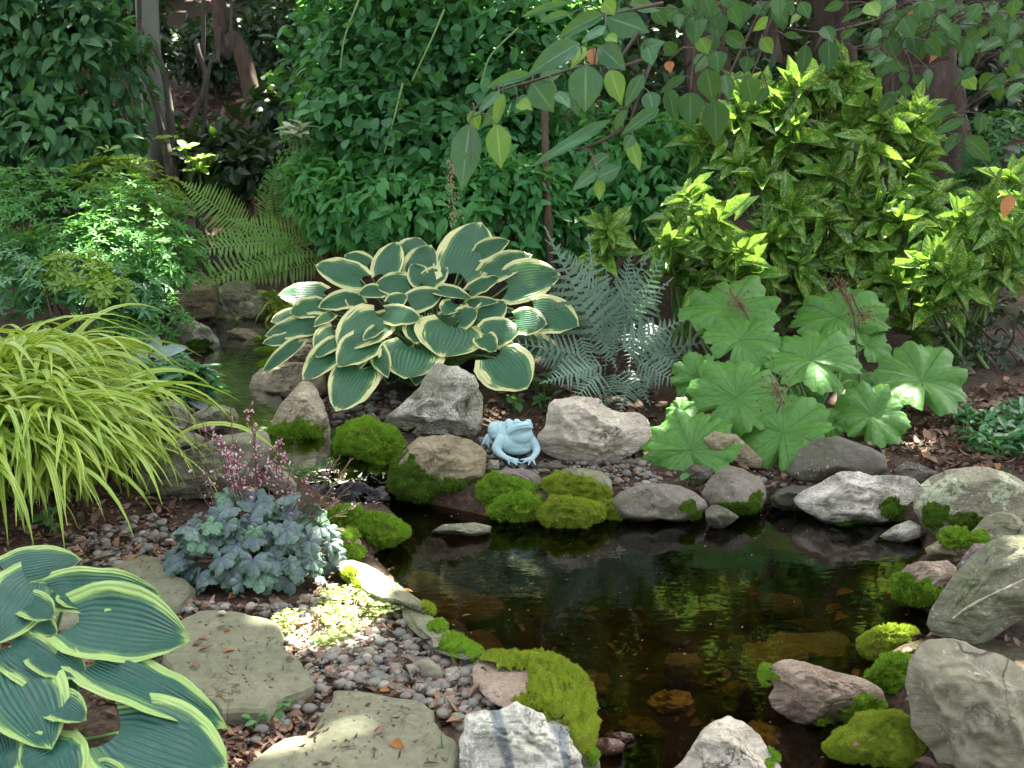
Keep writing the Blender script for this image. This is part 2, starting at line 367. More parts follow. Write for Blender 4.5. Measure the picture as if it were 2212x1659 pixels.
M['gravel'] = attr_mat('gravel', ((0.0, (.1, .095, .08)), (.3, (.19, .18, .145)), (.5, (.13, .145, .125)), (.65, (.25, .23, .17)), (.85, (.17, .12, .095)), (1.0, (.34, .31, .25))), .7)
M['litter'] = attr_mat('leaf_litter', ((0.0, (.055, .03, .02)), (.35, (.13, .075, .048)), (.6, (.2, .125, .085)), (.85, (.26, .17, .12)), (1.0, (.33, .16, .06))), .75, .12)
M['bark_dark'] = bark_mat('dark_bark', (.022, .016, .012), (.085, .062, .045), 7)
M['bark_grey'] = bark_mat('grey_bark', (.055, .048, .038), (.12, .105, .085), 14, .5)
M['bark_red'] = bark_mat('red_brown_bark', (.045, .03, .02), (.11, .078, .052), 8, .6)
M['twig'] = plain('twig_bark', (.05, .035, .025), (.1, .07, .05))
M['green_stem'] = plain('green_stem', (.1, .2, .05), (.16, .27, .07), .5)
M['purple_stem'] = plain('purple_stem', (.06, .03, .03), (.12, .08, .045), .6)
M['post'] = plain('painted_post', (.1, .12, .085), (.14, .16, .115), .6, 3, 0, .1)
M['patina'] = None
# ------------------------------------------------------------------ the setting: terrain, pond, stream
def seg_dist(P, poly, closed=True):
    A = np.array(poly); Bq = np.roll(A, -1, 0)
    if not closed: A, Bq = A[:-1], Bq[:-1]
    best = np.full(len(P), 1e9)
    for a, b in zip(A, Bq):
        ab = b-a; t = np.clip(((P-a)@ab)/(ab@ab+1e-12), 0, 1)
        best = np.minimum(best, np.linalg.norm(P-a-t[:, None]*ab, axis=1))
    return best
def inside(P, poly):
    A = np.array(poly); Bq = np.roll(A, -1, 0); c = np.zeros(len(P), bool)
    for a, b in zip(A, Bq):
        k = (a[1] > P[:, 1]) != (b[1] > P[:, 1])
        xx = (b[0]-a[0])*(P[:, 1]-a[1])/(b[1]-a[1]+1e-12)+a[0]
        c ^= k & (P[:, 0] < xx)
    return c
POND_PX = [(830, 1085), (950, 1090), (1050, 1112), (1180, 1128), (1320, 1112), (1520, 1098), (1680, 1085), (1760, 1095), (1900, 1115), (1985, 1135), (2000, 1200), (1965, 1235),
           (1950, 1280), (2030, 1340), (1990, 1400), (1900, 1430), (1890, 1500), (1950, 1570), (1960, 1700), (1980, 1850), (1260, 1850), (1245, 1660), (1228, 1570), (1150, 1455), (1000, 1428),
           (910, 1340), (862, 1265), (790, 1205), (880, 1150), (845, 1115)]
POND = on_z(POND_PX, 0.0)[:, :2]
STREAM_PX = [((490, 690), (620, 690), .44), ((475, 760), (590, 755), .37), ((455, 850), (575, 845), .285), ((500, 905), (610, 895), .235), ((570, 955), (715, 940), .165),
             ((600, 1000), (745, 985), .15), ((670, 1040), (835, 1020), .105), ((695, 1075), (850, 1060), .035), ((720, 1105), (880, 1092), -.03)]
SL = np.array([on_z([a], z)[0] for a, b, z in STREAM_PX]); SR = np.array([on_z([b], z)[0] for a, b, z in STREAM_PX])
SLc, SRc = curve(SL, 60), curve(SR, 60)
def T(P):
    P = np.asarray(P, float).reshape(-1, 2); x, y = P[:, 0], P[:, 1]
    z = np.interp(y, [0, 4, 5, 5.6, 6.5, 8, 10, 14, 20, 26, 40], [.08, .09, .09, .115, .2, .38, .72, 1.9, 3.8, 5.6, 9])
    z = z+.36*np.exp(-((x+2.35)**2/.7+(y-5.4)**2/1.2))
    z = z+.05*fbm(np.stack([x*.7, y*.7, x*0], 1), 3, 3)*sstep(5.5, 9, y)+.012*fbm(np.stack([x*4, y*4, x*0], 1), 5, 3)
    C = (SLc+SRc)/2; W = np.linalg.norm(SRc-SLc, axis=1)/2
    near = (x > -4) & (x < .3) & (y > 4) & (y < 10)
    if near.any():
        Q = P[near]; d = np.linalg.norm(Q[:, None]-C[None, :, :2], axis=2); k = d.argmin(1)
        dd = d[np.arange(len(Q)), k]-W[k]; zw = C[k, 2]
        zs = np.where(dd < 0, zw-.07, np.minimum(z[near], zw-.07+np.maximum(dd, 0)*1.6)); zs = np.where(dd > .05, np.maximum(zs, np.minimum(z[near], zw+.02)), zs)
        z[near] = np.where(dd < .35, zs, z[near])
    near = (x > -2.5) & (x < 4) & (y > 1) & (y < 6.5)
    if near.any():
        Q = P[near]; d = seg_dist(Q, POND); d = np.where(inside(Q, POND), d, -d)
        s = sstep(-.09, .24, d); z[near] = z[near]*(1-s)-.34*s
    return z
_ux, _uy = np.linspace(-16, 16, 641), np.linspace(-6, 40, 921)
_gg = np.meshgrid(_ux, _uy); _TZ = T(np.stack([_gg[0].ravel(), _gg[1].ravel()], 1)).reshape(len(_uy), len(_ux))
def TF(P):                                    # fast lookup of the terrain height
    fx = np.clip((P[:, 0]+16)/.05, 0, 639.99); fy = np.clip((P[:, 1]+6)/.05, 0, 919.99); i, j = fx.astype(int), fy.astype(int); a, b = fx-i, fy-j
    return _TZ[j, i]*(1-a)*(1-b)+_TZ[j, i+1]*a*(1-b)+_TZ[j+1, i]*(1-a)*b+_TZ[j+1, i+1]*a*b
TS = np.concatenate([np.linspace(1.5, 12, 1400), np.linspace(12, 40, 600)[1:]])
def hit(P, water=True):                       # where the view ray through a pixel meets ground or pond
    out = []
    for r in rays(P):
        pts = CAM+TS[:, None]*r; h = TF(pts)
        if water: h = np.maximum(h, 0.0)
        m = pts[:, 2] <= h; k = np.argmax(m) if m.any() else len(TS)-1
        out.append(pts[k])
    return np.array(out)
gx = np.unique(np.concatenate([np.linspace(-16, -4, 40), np.linspace(-4, 4, 230), np.linspace(4, 16, 40)]))
gy = np.unique(np.concatenate([np.linspace(-6, 2, 12), np.linspace(2, 8.5, 190), np.linspace(8.5, 40, 110)]))
GX, GY = np.meshgrid(gx, gy); GP = np.stack([GX.ravel(), GY.ravel()], 1)
mb = MB(); i = np.arange(len(gy)-1)[:, None]*len(gx); j = np.arange(len(gx)-1)[None]
mb.add(np.column_stack([GP, T(GP)]), np.stack([i+j, i+j+1, i+len(gx)+j+1, i+len(gx)+j], -1).reshape(-1, 4))
o = mb.build('ground', M['ground'], loc=(0, 0, 0)); o['kind'] = 'structure'
mb = MB(); mb.add([(-1.35, 1.2, 0), (3.2, 1.2, 0), (3.2, 5.62, 0), (-1.35, 5.62, 0)], [(0, 1, 2, 3)])
o = mb.build('pond_water', M['pond'], loc=(0, 0, 0)); o['kind'] = 'structure'
mb = MB(); n = 60; w_ = np.linspace(-.25, 1.25, 13); V = SLc[:, None]*(1-w_[None, :, None])+SRc[:, None]*w_[None, :, None]
V = V.reshape(-1, 3); V[:, 2] += .03*fbm(V*[22, 12, 2], 9, 4)*np.repeat(sstep(38, 46, np.arange(n)), 13) + .004*fbm(V*20, 3, 2)
i = np.arange(n-1)[:, None]*13; j = np.arange(12)[None]
mb.add(V, np.stack([i+j, i+j+1, i+14+j, i+13+j], -1).reshape(-1, 4))
o = mb.build('stream_water', M['stream'], loc=(0, 0, 0)); o['kind'] = 'structure'

def sample_px(poly, n, r=None):
    r = r or rng; A = np.array(poly, float); lo, hi = A.min(0), A.max(0); out = np.zeros((0, 2))
    while len(out) < n:
        q = lo+r.random((n*2, 2))*(hi-lo); out = np.vstack([out, q[inside(q, A)]])
    return out[:n]
_ico = {}
def ico(k):
    if k not in _ico:
        b = bmesh.new(); bmesh.ops.create_icosphere(b, subdivisions=k, radius=1)
        _ico[k] = (np.array([v.co[:] for v in b.verts]), np.array([[v.index for v in f.verts] for f in b.faces])); b.free()
    return _ico[k]
# gravel round the flagstones, the statue and the banks
mb = MB(); V0, F0 = ico(2)
AREAS = [([(600, 1350), (700, 1290), (830, 1250), (880, 1330), (930, 1400), (1010, 1430), (1070, 1450), (1060, 1540), (1010, 1580), (930, 1540), (820, 1490), (720, 1500), (680, 1500), (640, 1420)], 1500, 1.0),
         ([(150, 1170), (340, 1110), (400, 1190), (390, 1240), (250, 1230), (140, 1215)], 340, 1.0), ([(330, 1330), (700, 1310), (720, 1260), (600, 1340), (560, 1325), (400, 1300)], 300, .9),
         ([(1030, 950), (1180, 1000), (1400, 985), (1430, 1050), (1340, 1065), (1320, 1040), (1180, 1025), (1050, 1015)], 360, 1.0),
         ([(690, 850), (850, 850), (880, 930), (830, 910), (760, 900), (720, 930)], 200, 1.3), ([(1490, 1000), (1760, 1010), (1780, 1080), (1680, 1090), (1500, 1060)], 160, 1.2), ([(480, 1500), (720, 1480), (700, 1560), (520, 1620)], 160, .9)]
for poly, n, s in AREAS:
    H = hit(sample_px(poly, n), False); H[:, 2] += rng.random(n)*.018
    sz = (.006+.02*rng.random(n)**2.4)*s
    for p, q in zip(H, sz):
        e = q*np.array([1, .75+.3*rng.random(), .5+.25*rng.random()]); a = rng.random()*6.28; c, s_ = math.cos(a), math.sin(a)
        X = V0*(1+.1*vnoise(V0*1.3+rng.random()*50, 2))[:, None]*e
        X = np.column_stack([X[:, 0]*c-X[:, 1]*s_, X[:, 0]*s_+X[:, 1]*c, X[:, 2]])
        mb.add(X+p, F0, np.column_stack([np.zeros((len(X), 2)), np.full(len(X), rng.random())]))
o = mb.build('gravel', M['gravel'], loc=(0, 3.5, .1)); o['kind'] = 'stuff'
tag(o, 'small rounded grey river gravel spread between the flagstones and along the pond bank', 'gravel', kind='stuff')
# litter of dead leaves and bark
mb = MB(); LT = [leaf_tpl([.15, .8, 1, .7, .05], 3, 2, d, fo, twist=tw) for d, fo, tw in ((.35, .3, .3), (-.3, -.2, -.4), (.1, .5, .2))]
LAREAS = [(AREAS[0][0], 950, .9), (AREAS[1][0], 420, 1), (AREAS[2][0], 300, .8), ([(0, 880), (360, 880), (420, 1150), (0, 1180)], 700, 1), ([(1880, 850), (2212, 830), (2212, 1030), (1990, 1020), (1900, 960)], 900, 1.3), ([(1040, 850), (1400, 840), (1420, 940), (1200, 960), (1050, 930)], 420, 1.0),
          ([(480, 1480), (720, 1480), (640, 1659), (470, 1659)], 650, .8), ([(370, 230), (560, 230), (560, 310), (380, 330)], 420, 2.2), (AREAS[3][0], 160, 1.0), (AREAS[5][0], 120, 1.2), ([(0, 1150), (400, 1150), (400, 1500), (0, 1600)], 420, .9), ([(600, 1330), (720, 1300), (700, 1450), (640, 1420)], 220, .8)]
for poly, n, s in LAREAS:
    H = hit(sample_px(poly, n), False); H[:, 2] += .004+.016*rng.random(n)
    k = rng.integers(0, 3, n)
    for q in range(3):
        m = k == q; c = m.sum(); L = (.018+.05*rng.random(c)**2)*s
        scatter(mb, LT[q], H[m], rnd_dirs(c)*[1, 1, .25], np.array([0, 0, 1])+.5*rnd_dirs(c), L, L*(.25+.5*rng.random(c)))
n = 5200; P = np.column_stack([rng.uniform(-3.2, 3.6, n), rng.uniform(2.3, 6.6, n)]); P = P[TF(P) > .03]; H = np.column_stack([P, TF(P)+.006]); n = len(P); L = .02+.045*rng.random(n)**2
scatter(mb, LT[2], H, rnd_dirs(n)*[1, 1, .25], np.array([0, 0, 1])+.5*rnd_dirs(n), L, L*.5)
n = 700; P = np.column_stack([rng.uniform(-1, 2.4, n), rng.uniform(2.4, 5.3, n)]); H = np.column_stack([P, TF(P)+.01]); L = .03+.05*rng.random(n); k = H[:, 2] < -.05
scatter(mb, LT[0], H[k], (rnd_dirs(n)*[1, 1, .25])[k], (np.array([0, 0, 1])+.5*rnd_dirs(n))[k], L[k], L[k]*.5)
n = 3200; P = np.column_stack([rng.uniform(-7, 7, n), rng.uniform(5.6, 17, n)]); H = np.column_stack([P, T(P)+.012])
L = .05+.07*rng.random(n)
scatter(mb, LT[0], H, rnd_dirs(n)*[1, 1, .25], np.array([0, 0, 1])+.5*rnd_dirs(n), L, L*.6)
n = 3500; P = np.column_stack([rng.uniform(-6, 0, n), rng.uniform(9.5, 17, n)]); H = np.column_stack([P, T(P)+.012]); L = .06+.09*rng.random(n)
scatter(mb, LT[0], H, rnd_dirs(n)*[1, 1, .4], np.array([0, 0, 1])+.7*rnd_dirs(n), L, L*.6)
o = mb.build('leaf_litter', M['litter'], loc=(0, 6, .1)); tag(o, 'brown dead leaves and bark chips scattered over the soil', 'leaf litter', kind='stuff')
# ------------------------------------------------------------------ rocks
def tufts(mb, V, Nn, Fc, dens, h, w, seed=0, attr_shift=0.0):
    r = np.random.default_rng(seed); tri = V[Fc]; nrm = Nn[Fc].mean(1)
    ar = .5*np.linalg.norm(np.cross(tri[:, 1]-tri[:, 0], tri[:, 2]-tri[:, 0]), axis=1); tot = int(min(60000, ar.sum()*dens))
    if tot < 4: return
    k = r.choice(len(Fc), tot, p=ar/ar.sum()); b = r.random((tot, 2)); fl = b.sum(1) > 1; b[fl] = 1-b[fl]
    P = tri[k, 0]+b[:, :1]*(tri[k, 1]-tri[k, 0])+b[:, 1:]*(tri[k, 2]-tri[k, 0])
    D = norm(nrm[k]+np.array([0, 0, .35])+.75*rnd_dirs(tot, r)); S = norm(np.cross(D, rnd_dirs(tot, r)))
    hh = h*(.5+r.random(tot))[:, None]; ww = w*(.6+.8*r.random(tot))[:, None]
    X = np.stack([P-S*ww-nrm[k]*h*.2, P+S*ww-nrm[k]*h*.2, P+D*hh], 1).reshape(-1, 3)
    rr = r.random(tot); A = np.stack([np.stack([rr*0, rr*0, rr*.5], 1), np.stack([rr*0, rr*0, rr*.5], 1), np.stack([rr*0, rr*0+1, .4+rr*.6], 1)], 1).reshape(-1, 3)
    mb.add(X, np.arange(tot*3).reshape(-1, 3), A)
def vnormals(V, Fc):
    n = np.cross(V[Fc[:, 1]]-V[Fc[:, 0]], V[Fc[:, 2]]-V[Fc[:, 0]]); out = np.zeros_like(V)
    for k in range(3): np.add.at(out, Fc[:, k], n)
    return norm(out)
ROCKS = {}
def rock(name, label, crop, pts, mat, base=None, dr=.8, seed=0, facets=9, rough=.045, moss=(), mossmat='dark', sub=5, z=None, Y=None, sink=.5, group=None, cat='rock', mossy=False, th=.009, water=True, power=.8, lay=None):
    P = px(crop, pts); r = np.random.default_rng(1000+seed)
    b = px(crop, [base])[0] if base is not None else P[P[:, 1].argmax()]
    b = [b[0], min(b[1], 1800)]
    h = on_z([b], z)[0] if z is not None else hit([b], water)[0]
    d0 = (h-CAM)@FWD if Y is None else Y
    wpx, hpx = np.ptp(P[:, 0]), np.ptp(P[:, 1]); sc = d0/F
    dR = dr*.5*min(wpx, hpx*1.7)*sc; dc = d0+dR*sink
    # centroid and outline radius as a function of the angle
    A, Bq = P, np.roll(P, -1, 0); cr = A[:, 0]*Bq[:, 1]-Bq[:, 0]*A[:, 1]; c = ((A+Bq)*cr[:, None]).sum(0)/(3*cr.sum())
    th_ = np.linspace(-np.pi, np.pi, 361); rad = np.zeros(361)
    for q, a in enumerate(th_):
        u = np.array([math.cos(a), -math.sin(a)]); e = Bq-A; den = u[0]*e[:, 1]-u[1]*e[:, 0]; den = np.where(np.abs(den) < 1e-9, 1e-9, den); ac = A-c
        t = (ac[:, 0]*e[:, 1]-ac[:, 1]*e[:, 0])/den; s = (ac[:, 0]*u[1]-ac[:, 1]*u[0])/den
        ok = (t > 0) & (s >= -1e-6) & (s <= 1+1e-6); rad[q] = t[ok].max() if ok.any() else 0
    k = np.array([1, 2, 3, 2, 1])/9.; rad[:-1] = np.convolve(np.concatenate([rad[-3:-1], rad[:-1], rad[:2]]), k, 'valid'); rad[-1] = rad[0]
    V0, F0 = ico(sub); d = V0.copy(); g = np.ones(len(d))
    for q in range(facets):
        n = r.normal(size=3); n[2] = abs(n[2])*1.1+.35; n /= np.linalg.norm(n); hh = r.uniform(.52, .86); dd = d@n
        g = np.minimum(g, np.where(dd > .05, hh/np.maximum(dd, .05), 9))
    m = np.hypot(d[:, 0], d[:, 1]); an = np.arctan2(d[:, 1], d[:, 0]); R_ = np.interp(an, th_, rad)
    mm = np.minimum(m*(g if facets else 1), 1)**power; mm = np.where(m > .985, m, mm)
    size = .5*min(wpx, hpx)*sc
    Q = np.stack([R_*m*sc/size, d[:, 2]*1.0, an*0], 1)
    nz = fbm(d*2.1+seed*7.7, seed, 5, .55)+.55*(1-np.abs(fbm(d*4.3+seed*3.1, seed+9, 3))*2)
    off = np.stack([c[0]+R_*mm*np.cos(an), c[1]-R_*mm*np.sin(an)], 1)
    dep = dc-np.sign(d[:, 2])*np.abs(d[:, 2])**.85*g*dR - rough*size*nz*2.2*(np.abs(d[:, 2])*.7+.3)
    if lay is not None:                        # a stone lying flat: its body follows the ground plane
        dep = ((on_z(off, lay)-CAM)@FWD)-(d[:, 2]*g+.25)*dR*.8-rough*size*nz*1.2
    off = off+(np.stack([np.cos(an), -np.sin(an)], 1)*(R_*mm*rough*.55*fbm(d*5+seed, seed+3, 4))[:, None])
    V = CAM+rays(off)*dep[:, None]; Nn = vnormals(V, F0)
    if ((V.mean(0)-V)*Nn).sum(1).mean() > 0: F0 = F0[:, ::-1]; Nn = -Nn
    base_loc = np.array([V[:, 0].mean(), V[:, 1].mean(), h[2]])
    mb = MB(); mb.add(V, F0)
    far = np.clip(d0/4.5, .7, 1.8)
    if mossy:
        V2 = V+Nn*(far*(.012*fbm(d*5+seed, seed, 4)+.005*fbm(d*13+seed, seed, 2)))[:, None]; mb = MB(); mb.add(V2, F0, np.column_stack([np.zeros((len(V2), 2)), np.full(len(V2), .15)]))
        fr = F0[(d[F0, 2].mean(1) > -.5)]
        tufts(mb, V2, Nn, fr, 150000/far**2, .0075*far, .0014*far, seed)
        o = mb.build(name, MM[mossmat], loc=base_loc); return tag(o, label, 'moss', group)
    o = mb.build(name, RM[mat], loc=base_loc); tag(o, label, cat, group); ROCKS[label] = o
    if moss:
        val = np.full(len(V), -9.); 
        for q in moss:
            e = px(crop, [q[:2]])[0]; s = CROPS[crop][2]
            val = np.maximum(val, 1-((off[:, 0]-e[0])/(q[2]*s))**2-((off[:, 1]-e[1])/(q[3]*s))**2)
        val = val+.45*fbm(d*5.5+seed, seed+5, 3)
        sel = (val[F0] > 0).all(1) & (d[F0, 2] > -.35).all(1)
        if sel.sum() > 3:
            Fm = F0[sel]; ids, inv = np.unique(Fm, return_inverse=True); Fm = inv.reshape(-1, 3)
            Vm = V[ids]+Nn[ids]*(th*(.15+.85*sstep(0, .5, val[ids]))*(1+.7*fbm(d[ids]*9, seed, 2)))[:, None]
            mb = MB(); mb.add(Vm, Fm, np.column_stack([np.zeros((len(Vm), 2)), np.full(len(Vm), .1)]))
            tufts(mb, Vm, Nn[ids], Fm, 120000/far**2, .009*far, .0015*far, seed)
            mb.build('moss_patch', MM[mossmat], parent=o)
    return o
# behind and beside the statue
rock('boulder', 'large pale angular boulder right beside the frog statue', 'R6', [(500, 290), (540, 250), (640, 232), (740, 228), (820, 245), (880, 305), (960, 335), (1060, 325), (1130, 370), (1165, 450), (1172, 490), (1110, 560), (1000, 620), (870, 670), (770, 700), (720, 690), (600, 650), (500, 610), (430, 540), (415, 480), (470, 420), (490, 350)], 'white', seed=1, facets=12, rough=.06, dr=.9)
rock('boulder', 'tall greenish granite boulder leaning under the variegated hosta', 'R5', [(1190, 1015), (1260, 1035), (1330, 1040), (1390, 1080), (1440, 1100), (1465, 1160), (1440, 1210), (1400, 1260), (1410, 1330), (1470, 1400), (1480, 1450), (1440, 1500), (1370, 1512), (1250, 1490), (1130, 1520), (1080, 1515), (1040, 1470), (950, 1440), (880, 1420), (850, 1390), (900, 1330), (990, 1260), (1080, 1170), (1130, 1090)], 'granite', seed=2, facets=12, rough=.06, sub=5)
rock('stone', 'shaded stone wedged between granite boulder and frog statue', 'R6', [(-30, 150), (40, 165), (80, 230), (75, 400), (40, 470), (0, 500), (-60, 450)], 'granite', seed=3)
rock('boulder', 'brown grey boulder with mossy lower face left of the frog', 'D', [(850, 1000), (880, 965), (905, 945), (965, 938), (1015, 950), (1048, 970), (1053, 985), (1045, 1030), (1025, 1072), (960, 1086), (900, 1078), (850, 1055)], 'tan', seed=4, facets=8, moss=[(880, 1040, 40, 60), (950, 1062, 95, 34), (1020, 1060, 30, 26)], dr=.8, th=.02)
rock('moss_cushion', 'domed bright green moss cushion above the little waterfall', 'D', [(720, 960), (733, 925), (760, 908), (800, 905), (850, 925), (868, 950), (872, 975), (848, 990), (838, 1012), (800, 1008), (760, 990), (725, 978)], None, seed=5, facets=0, mossy=True, mossmat='bright', rough=.03)
rock('boulder', 'pointed cream boulder with moss skirt at the upper pool', 'R4', [(1940, 835), (2000, 850), (2040, 900), (2080, 1000), (2110, 1080), (2120, 1160), (2110, 1230), (1950, 1262), (1800, 1270), (1735, 1240), (1730, 1150), (1760, 1050), (1800, 980), (1870, 900)], 'cream', seed=6, facets=10, moss=[(1900, 1190, 220, 105)], mossmat='bright', th=.02)
rock('boulder', 'broad rounded grey boulder behind the pointed cream boulder', 'R4', [(1600, 860), (1620, 800), (1680, 750), (1800, 720), (1900, 712), (1980, 720), (2080, 800), (2100, 880), (2040, 940), (1900, 1000), (1790, 990), (1700, 970), (1600, 935)], 'cream', seed=7, facets=7, moss=[(1640, 935, 90, 45)], base=(1700, 985))
rock('boulder', 'rounded brown boulder furthest up the stream bank under ferns', 'R4', [(1060, 330), (1100, 230), (1150, 170), (1250, 155), (1340, 170), (1400, 210), (1405, 300), (1375, 420), (1250, 445), (1130, 425), (1060, 375)], 'tan', seed=8, facets=6, base=(1200, 470))
rock('boulder', 'squarish lichen spotted boulder at the head of the stream', 'R4', [(1380, 260), (1440, 205), (1520, 185), (1620, 210), (1680, 300), (1705, 400), (1690, 460), (1560, 492), (1450, 495), (1370, 440), (1368, 350)], 'lichen', seed=9, facets=10, base=(1530, 500), moss=[(1430, 460, 70, 30)])
rock('stone', 'low stone with moss across the head of the stream', 'R4', [(1445, 515), (1520, 490), (1600, 500), (1700, 560), (1820, 590), (1830, 625), (1650, 625), (1540, 600)], 'tan', seed=10, moss=[(1680, 590, 130, 35)], mossmat='bright')
rock('stone', 'small moss topped stone standing in the stream', 'R4', [(1560, 690), (1600, 635), (1700, 618), (1820, 660), (1845, 705), (1700, 715), (1580, 710)], 'grey', seed=11, moss=[(1720, 660, 110, 38)], mossmat='bright')
rock('boulder', 'speckled grey boulder on the near bank beside silver leaves', 'R4', [(1130, 480), (1180, 440), (1260, 450), (1340, 490), (1400, 560), (1412, 605), (1350, 650), (1250, 650), (1170, 570)], 'granite', seed=12, moss=[(1290, 600, 90, 40)], base=(1330, 690))
rock('stone', 'moss capped stone under the leftmost hosta leaves', 'R4', [(1635, 790), (1680, 720), (1780, 690), (1860, 710), (1870, 750), (1720, 790)], 'tan', seed=13, moss=[(1740, 725, 110, 40)], mossmat='bright', base=(1750, 800))
rock('stone', 'pale stone hidden beneath low hosta leaves by the stream', 'R4', [(1820, 560), (1900, 530), (2040, 560), (2090, 640), (2060, 720), (1900, 730), (1830, 650)], 'cream', seed=14, base=(1950, 770))
rock('stone', 'rounded grey stone at the left end of the layered ledge', 'R4', [(905, 1100), (920, 1050), (960, 990), (1050, 960), (1130, 970), (1200, 1020), (1212, 1080), (1180, 1145), (1100, 1180), (980, 1180)], 'slategreen', seed=15, facets=5, base=(1080, 1230))
rock('stone', 'flat topped grey stone at the stream end of the layered ledge', 'R4', [(1205, 1090), (1240, 1040), (1330, 1000), (1430, 988), (1500, 1010), (1533, 1060), (1512, 1115), (1440, 1140), (1340, 1160), (1250, 1165)], 'slategreen', seed=16, facets=5, base=(1380, 1205))
rock('stone', 'small knobbly stone in the middle of the ledge', 'R4', [(1000, 1255), (1080, 1190), (1180, 1158), (1260, 1168), (1312, 1200), (1285, 1255), (1200, 1295), (1080, 1320)], 'slategreen', seed=17, facets=5, moss=[(1085, 1210, 35, 24)], base=(1180, 1340))
rock('ledge_rock', 'big layered grey ledge rock behind the pink flowers', 'R4', [(860, 1450), (900, 1370), (960, 1300), (1080, 1240), (1160, 1285), (1300, 1235), (1420, 1188), (1560, 1165), (1700, 1148), (1735, 1200), (1735, 1290), (1690, 1370), (1620, 1440), (1500, 1530), (1380, 1580), (1150, 1600), (1000, 1610), (900, 1560)], 'slategreen', seed=18, facets=9, rough=.07, base=(1200, 1640))
rock('slab_rock', 'smooth sloping grey slab beside the little waterfall', 'R4', [(1680, 1345), (1760, 1360), (1850, 1430), (1905, 1500), (1895, 1560), (1780, 1570), (1680, 1520), (1660, 1420)], 'boulder', seed=19, facets=5)
rock('stone', 'pale rounded stone just behind the silver blue foliage', 'E6', [(700, 740), (740, 700), (790, 685), (870, 678), (950, 700), (1000, 760), (960, 830), (850, 860), (740, 830)], 'cream', seed=20, facets=5)
# moss and stones on the near bank, right of the silver blue plant
rock('moss_cushion', 'flat dark green moss cushion behind the pink flower stalks', 'E3', [(220, 130), (300, 60), (400, 25), (485, 30), (510, 80), (430, 125), (350, 155), (260, 160)], None, seed=21, facets=0, mossy=True, mossmat='bright')
rock('moss_cushion', 'wide bright green moss cushion jutting into the left of the pond', 'E3', [(350, 150), (440, 85), (560, 68), (650, 80), (720, 120), (782, 170), (792, 215), (700, 258), (600, 295), (520, 292), (460, 245), (390, 195)], None, seed=22, facets=0, mossy=True, mossmat='bright', rough=.03)
rock('stone', 'domed tan stone with mossy sides by the moss cushion', 'E3', [(205, 340), (240, 200), (300, 155), (380, 160), (450, 190), (492, 250), (507, 335), (470, 378), (330, 395), (230, 388)], 'tan', seed=23, facets=4, moss=[(420, 310, 100, 60), (440, 200, 60, 45), (300, 375, 80, 22)], mossmat='bright')
rock('edging_rock', 'long smooth curved edging rock lit by a sun patch', 'E3', [(310, 400), (370, 365), (440, 362), (520, 388), (600, 428), (680, 488), (760, 540), (810, 578), (870, 620), (935, 660), (945, 705), (880, 700), (800, 660), (740, 640), (620, 630), (520, 570), (420, 480)], 'boulder', seed=24, facets=5, lay=.115, z=.08, dr=1.0, moss=[(410, 450, 75, 40), (430, 520, 80, 36), (900, 660, 60, 55)], mossmat='yellow', rough=.03, water=False)
rock('edging_rock', 'long grey edging rock with moss along its pond side', 'E3', [(745, 650), (800, 650), (870, 675), (930, 712), (990, 755), (1060, 815), (1140, 868), (1222, 918), (1245, 965), (1150, 990), (1060, 968), (960, 935), (900, 870), (850, 835), (780, 770), (750, 710)], 'slategreen', seed=25, facets=7, lay=.115, z=.08, dr=1.2, moss=[(1060, 880, 80, 60), (1150, 935, 110, 50), (960, 780, 70, 40)], mossmat='bright', water=False)
rock('slab_rock', 'large pinkish slab half covered by yellow green moss at pond edge', 'E3', [(1185, 1030), (1240, 985), (1340, 968), (1480, 972), (1600, 988), (1700, 1010), (1790, 1058), (1852, 1108), (1892, 1180), (1918, 1260), (1910, 1380), (1892, 1490), (1800, 1490), (1700, 1390), (1560, 1340), (1470, 1290), (1380, 1290), (1290, 1240), (1190, 1140)], 'pink', seed=26, facets=5, lay=.115, z=.08, dr=.9, moss=[(1500, 1010, 320, 55), (1720, 1180, 220, 210), (1840, 1380, 110, 160), (1560, 1300, 120, 70)], mossmat='yellow', th=.022, rough=.03, water=False)
rock('boulder', 'white and blue grey marbled boulder at the bottom edge', 'E3', [(1160, 1335), (1240, 1310), (1330, 1300), (1400, 1275), (1470, 1256), (1530, 1280), (1620, 1330), (1650, 1378), (1720, 1385), (1790, 1440), (1832, 1530), (1862, 1650), (1870, 1800), (1080, 1800), (1078, 1660), (1110, 1540), (1130, 1450)], 'marble', seed=27, facets=13, rough=.09, z=.05)
rock('boulder', 'smooth green grey boulder tucked behind the marbled boulder', 'E3', [(1620, 1370), (1700, 1368), (1780, 1400), (1860, 1470), (1930, 1550), (1980, 1620), (1985, 1750), (1800, 1800), (1640, 1700)], 'slategreen', seed=28, facets=4, moss=[(1930, 1590, 40, 70)], mossmat='bright', z=0.0)
rock('stone', 'wet dark red stone at the water edge', 'E3', [(1895, 1510), (1930, 1475), (2020, 1468), (2100, 1480), (2137, 1512), (2122, 1562), (2060, 1592), (1980, 1598), (1920, 1562)], 'red', seed=29, facets=3, sub=4, rough=.02)
rock('stone', 'smaller reddish stone showing behind the dark red one', 'E3', [(2020, 1470), (2050, 1440), (2110, 1432), (2180, 1445), (2200, 1480), (2140, 1510), (2060, 1500)], 'red', seed=30, facets=3, sub=4)
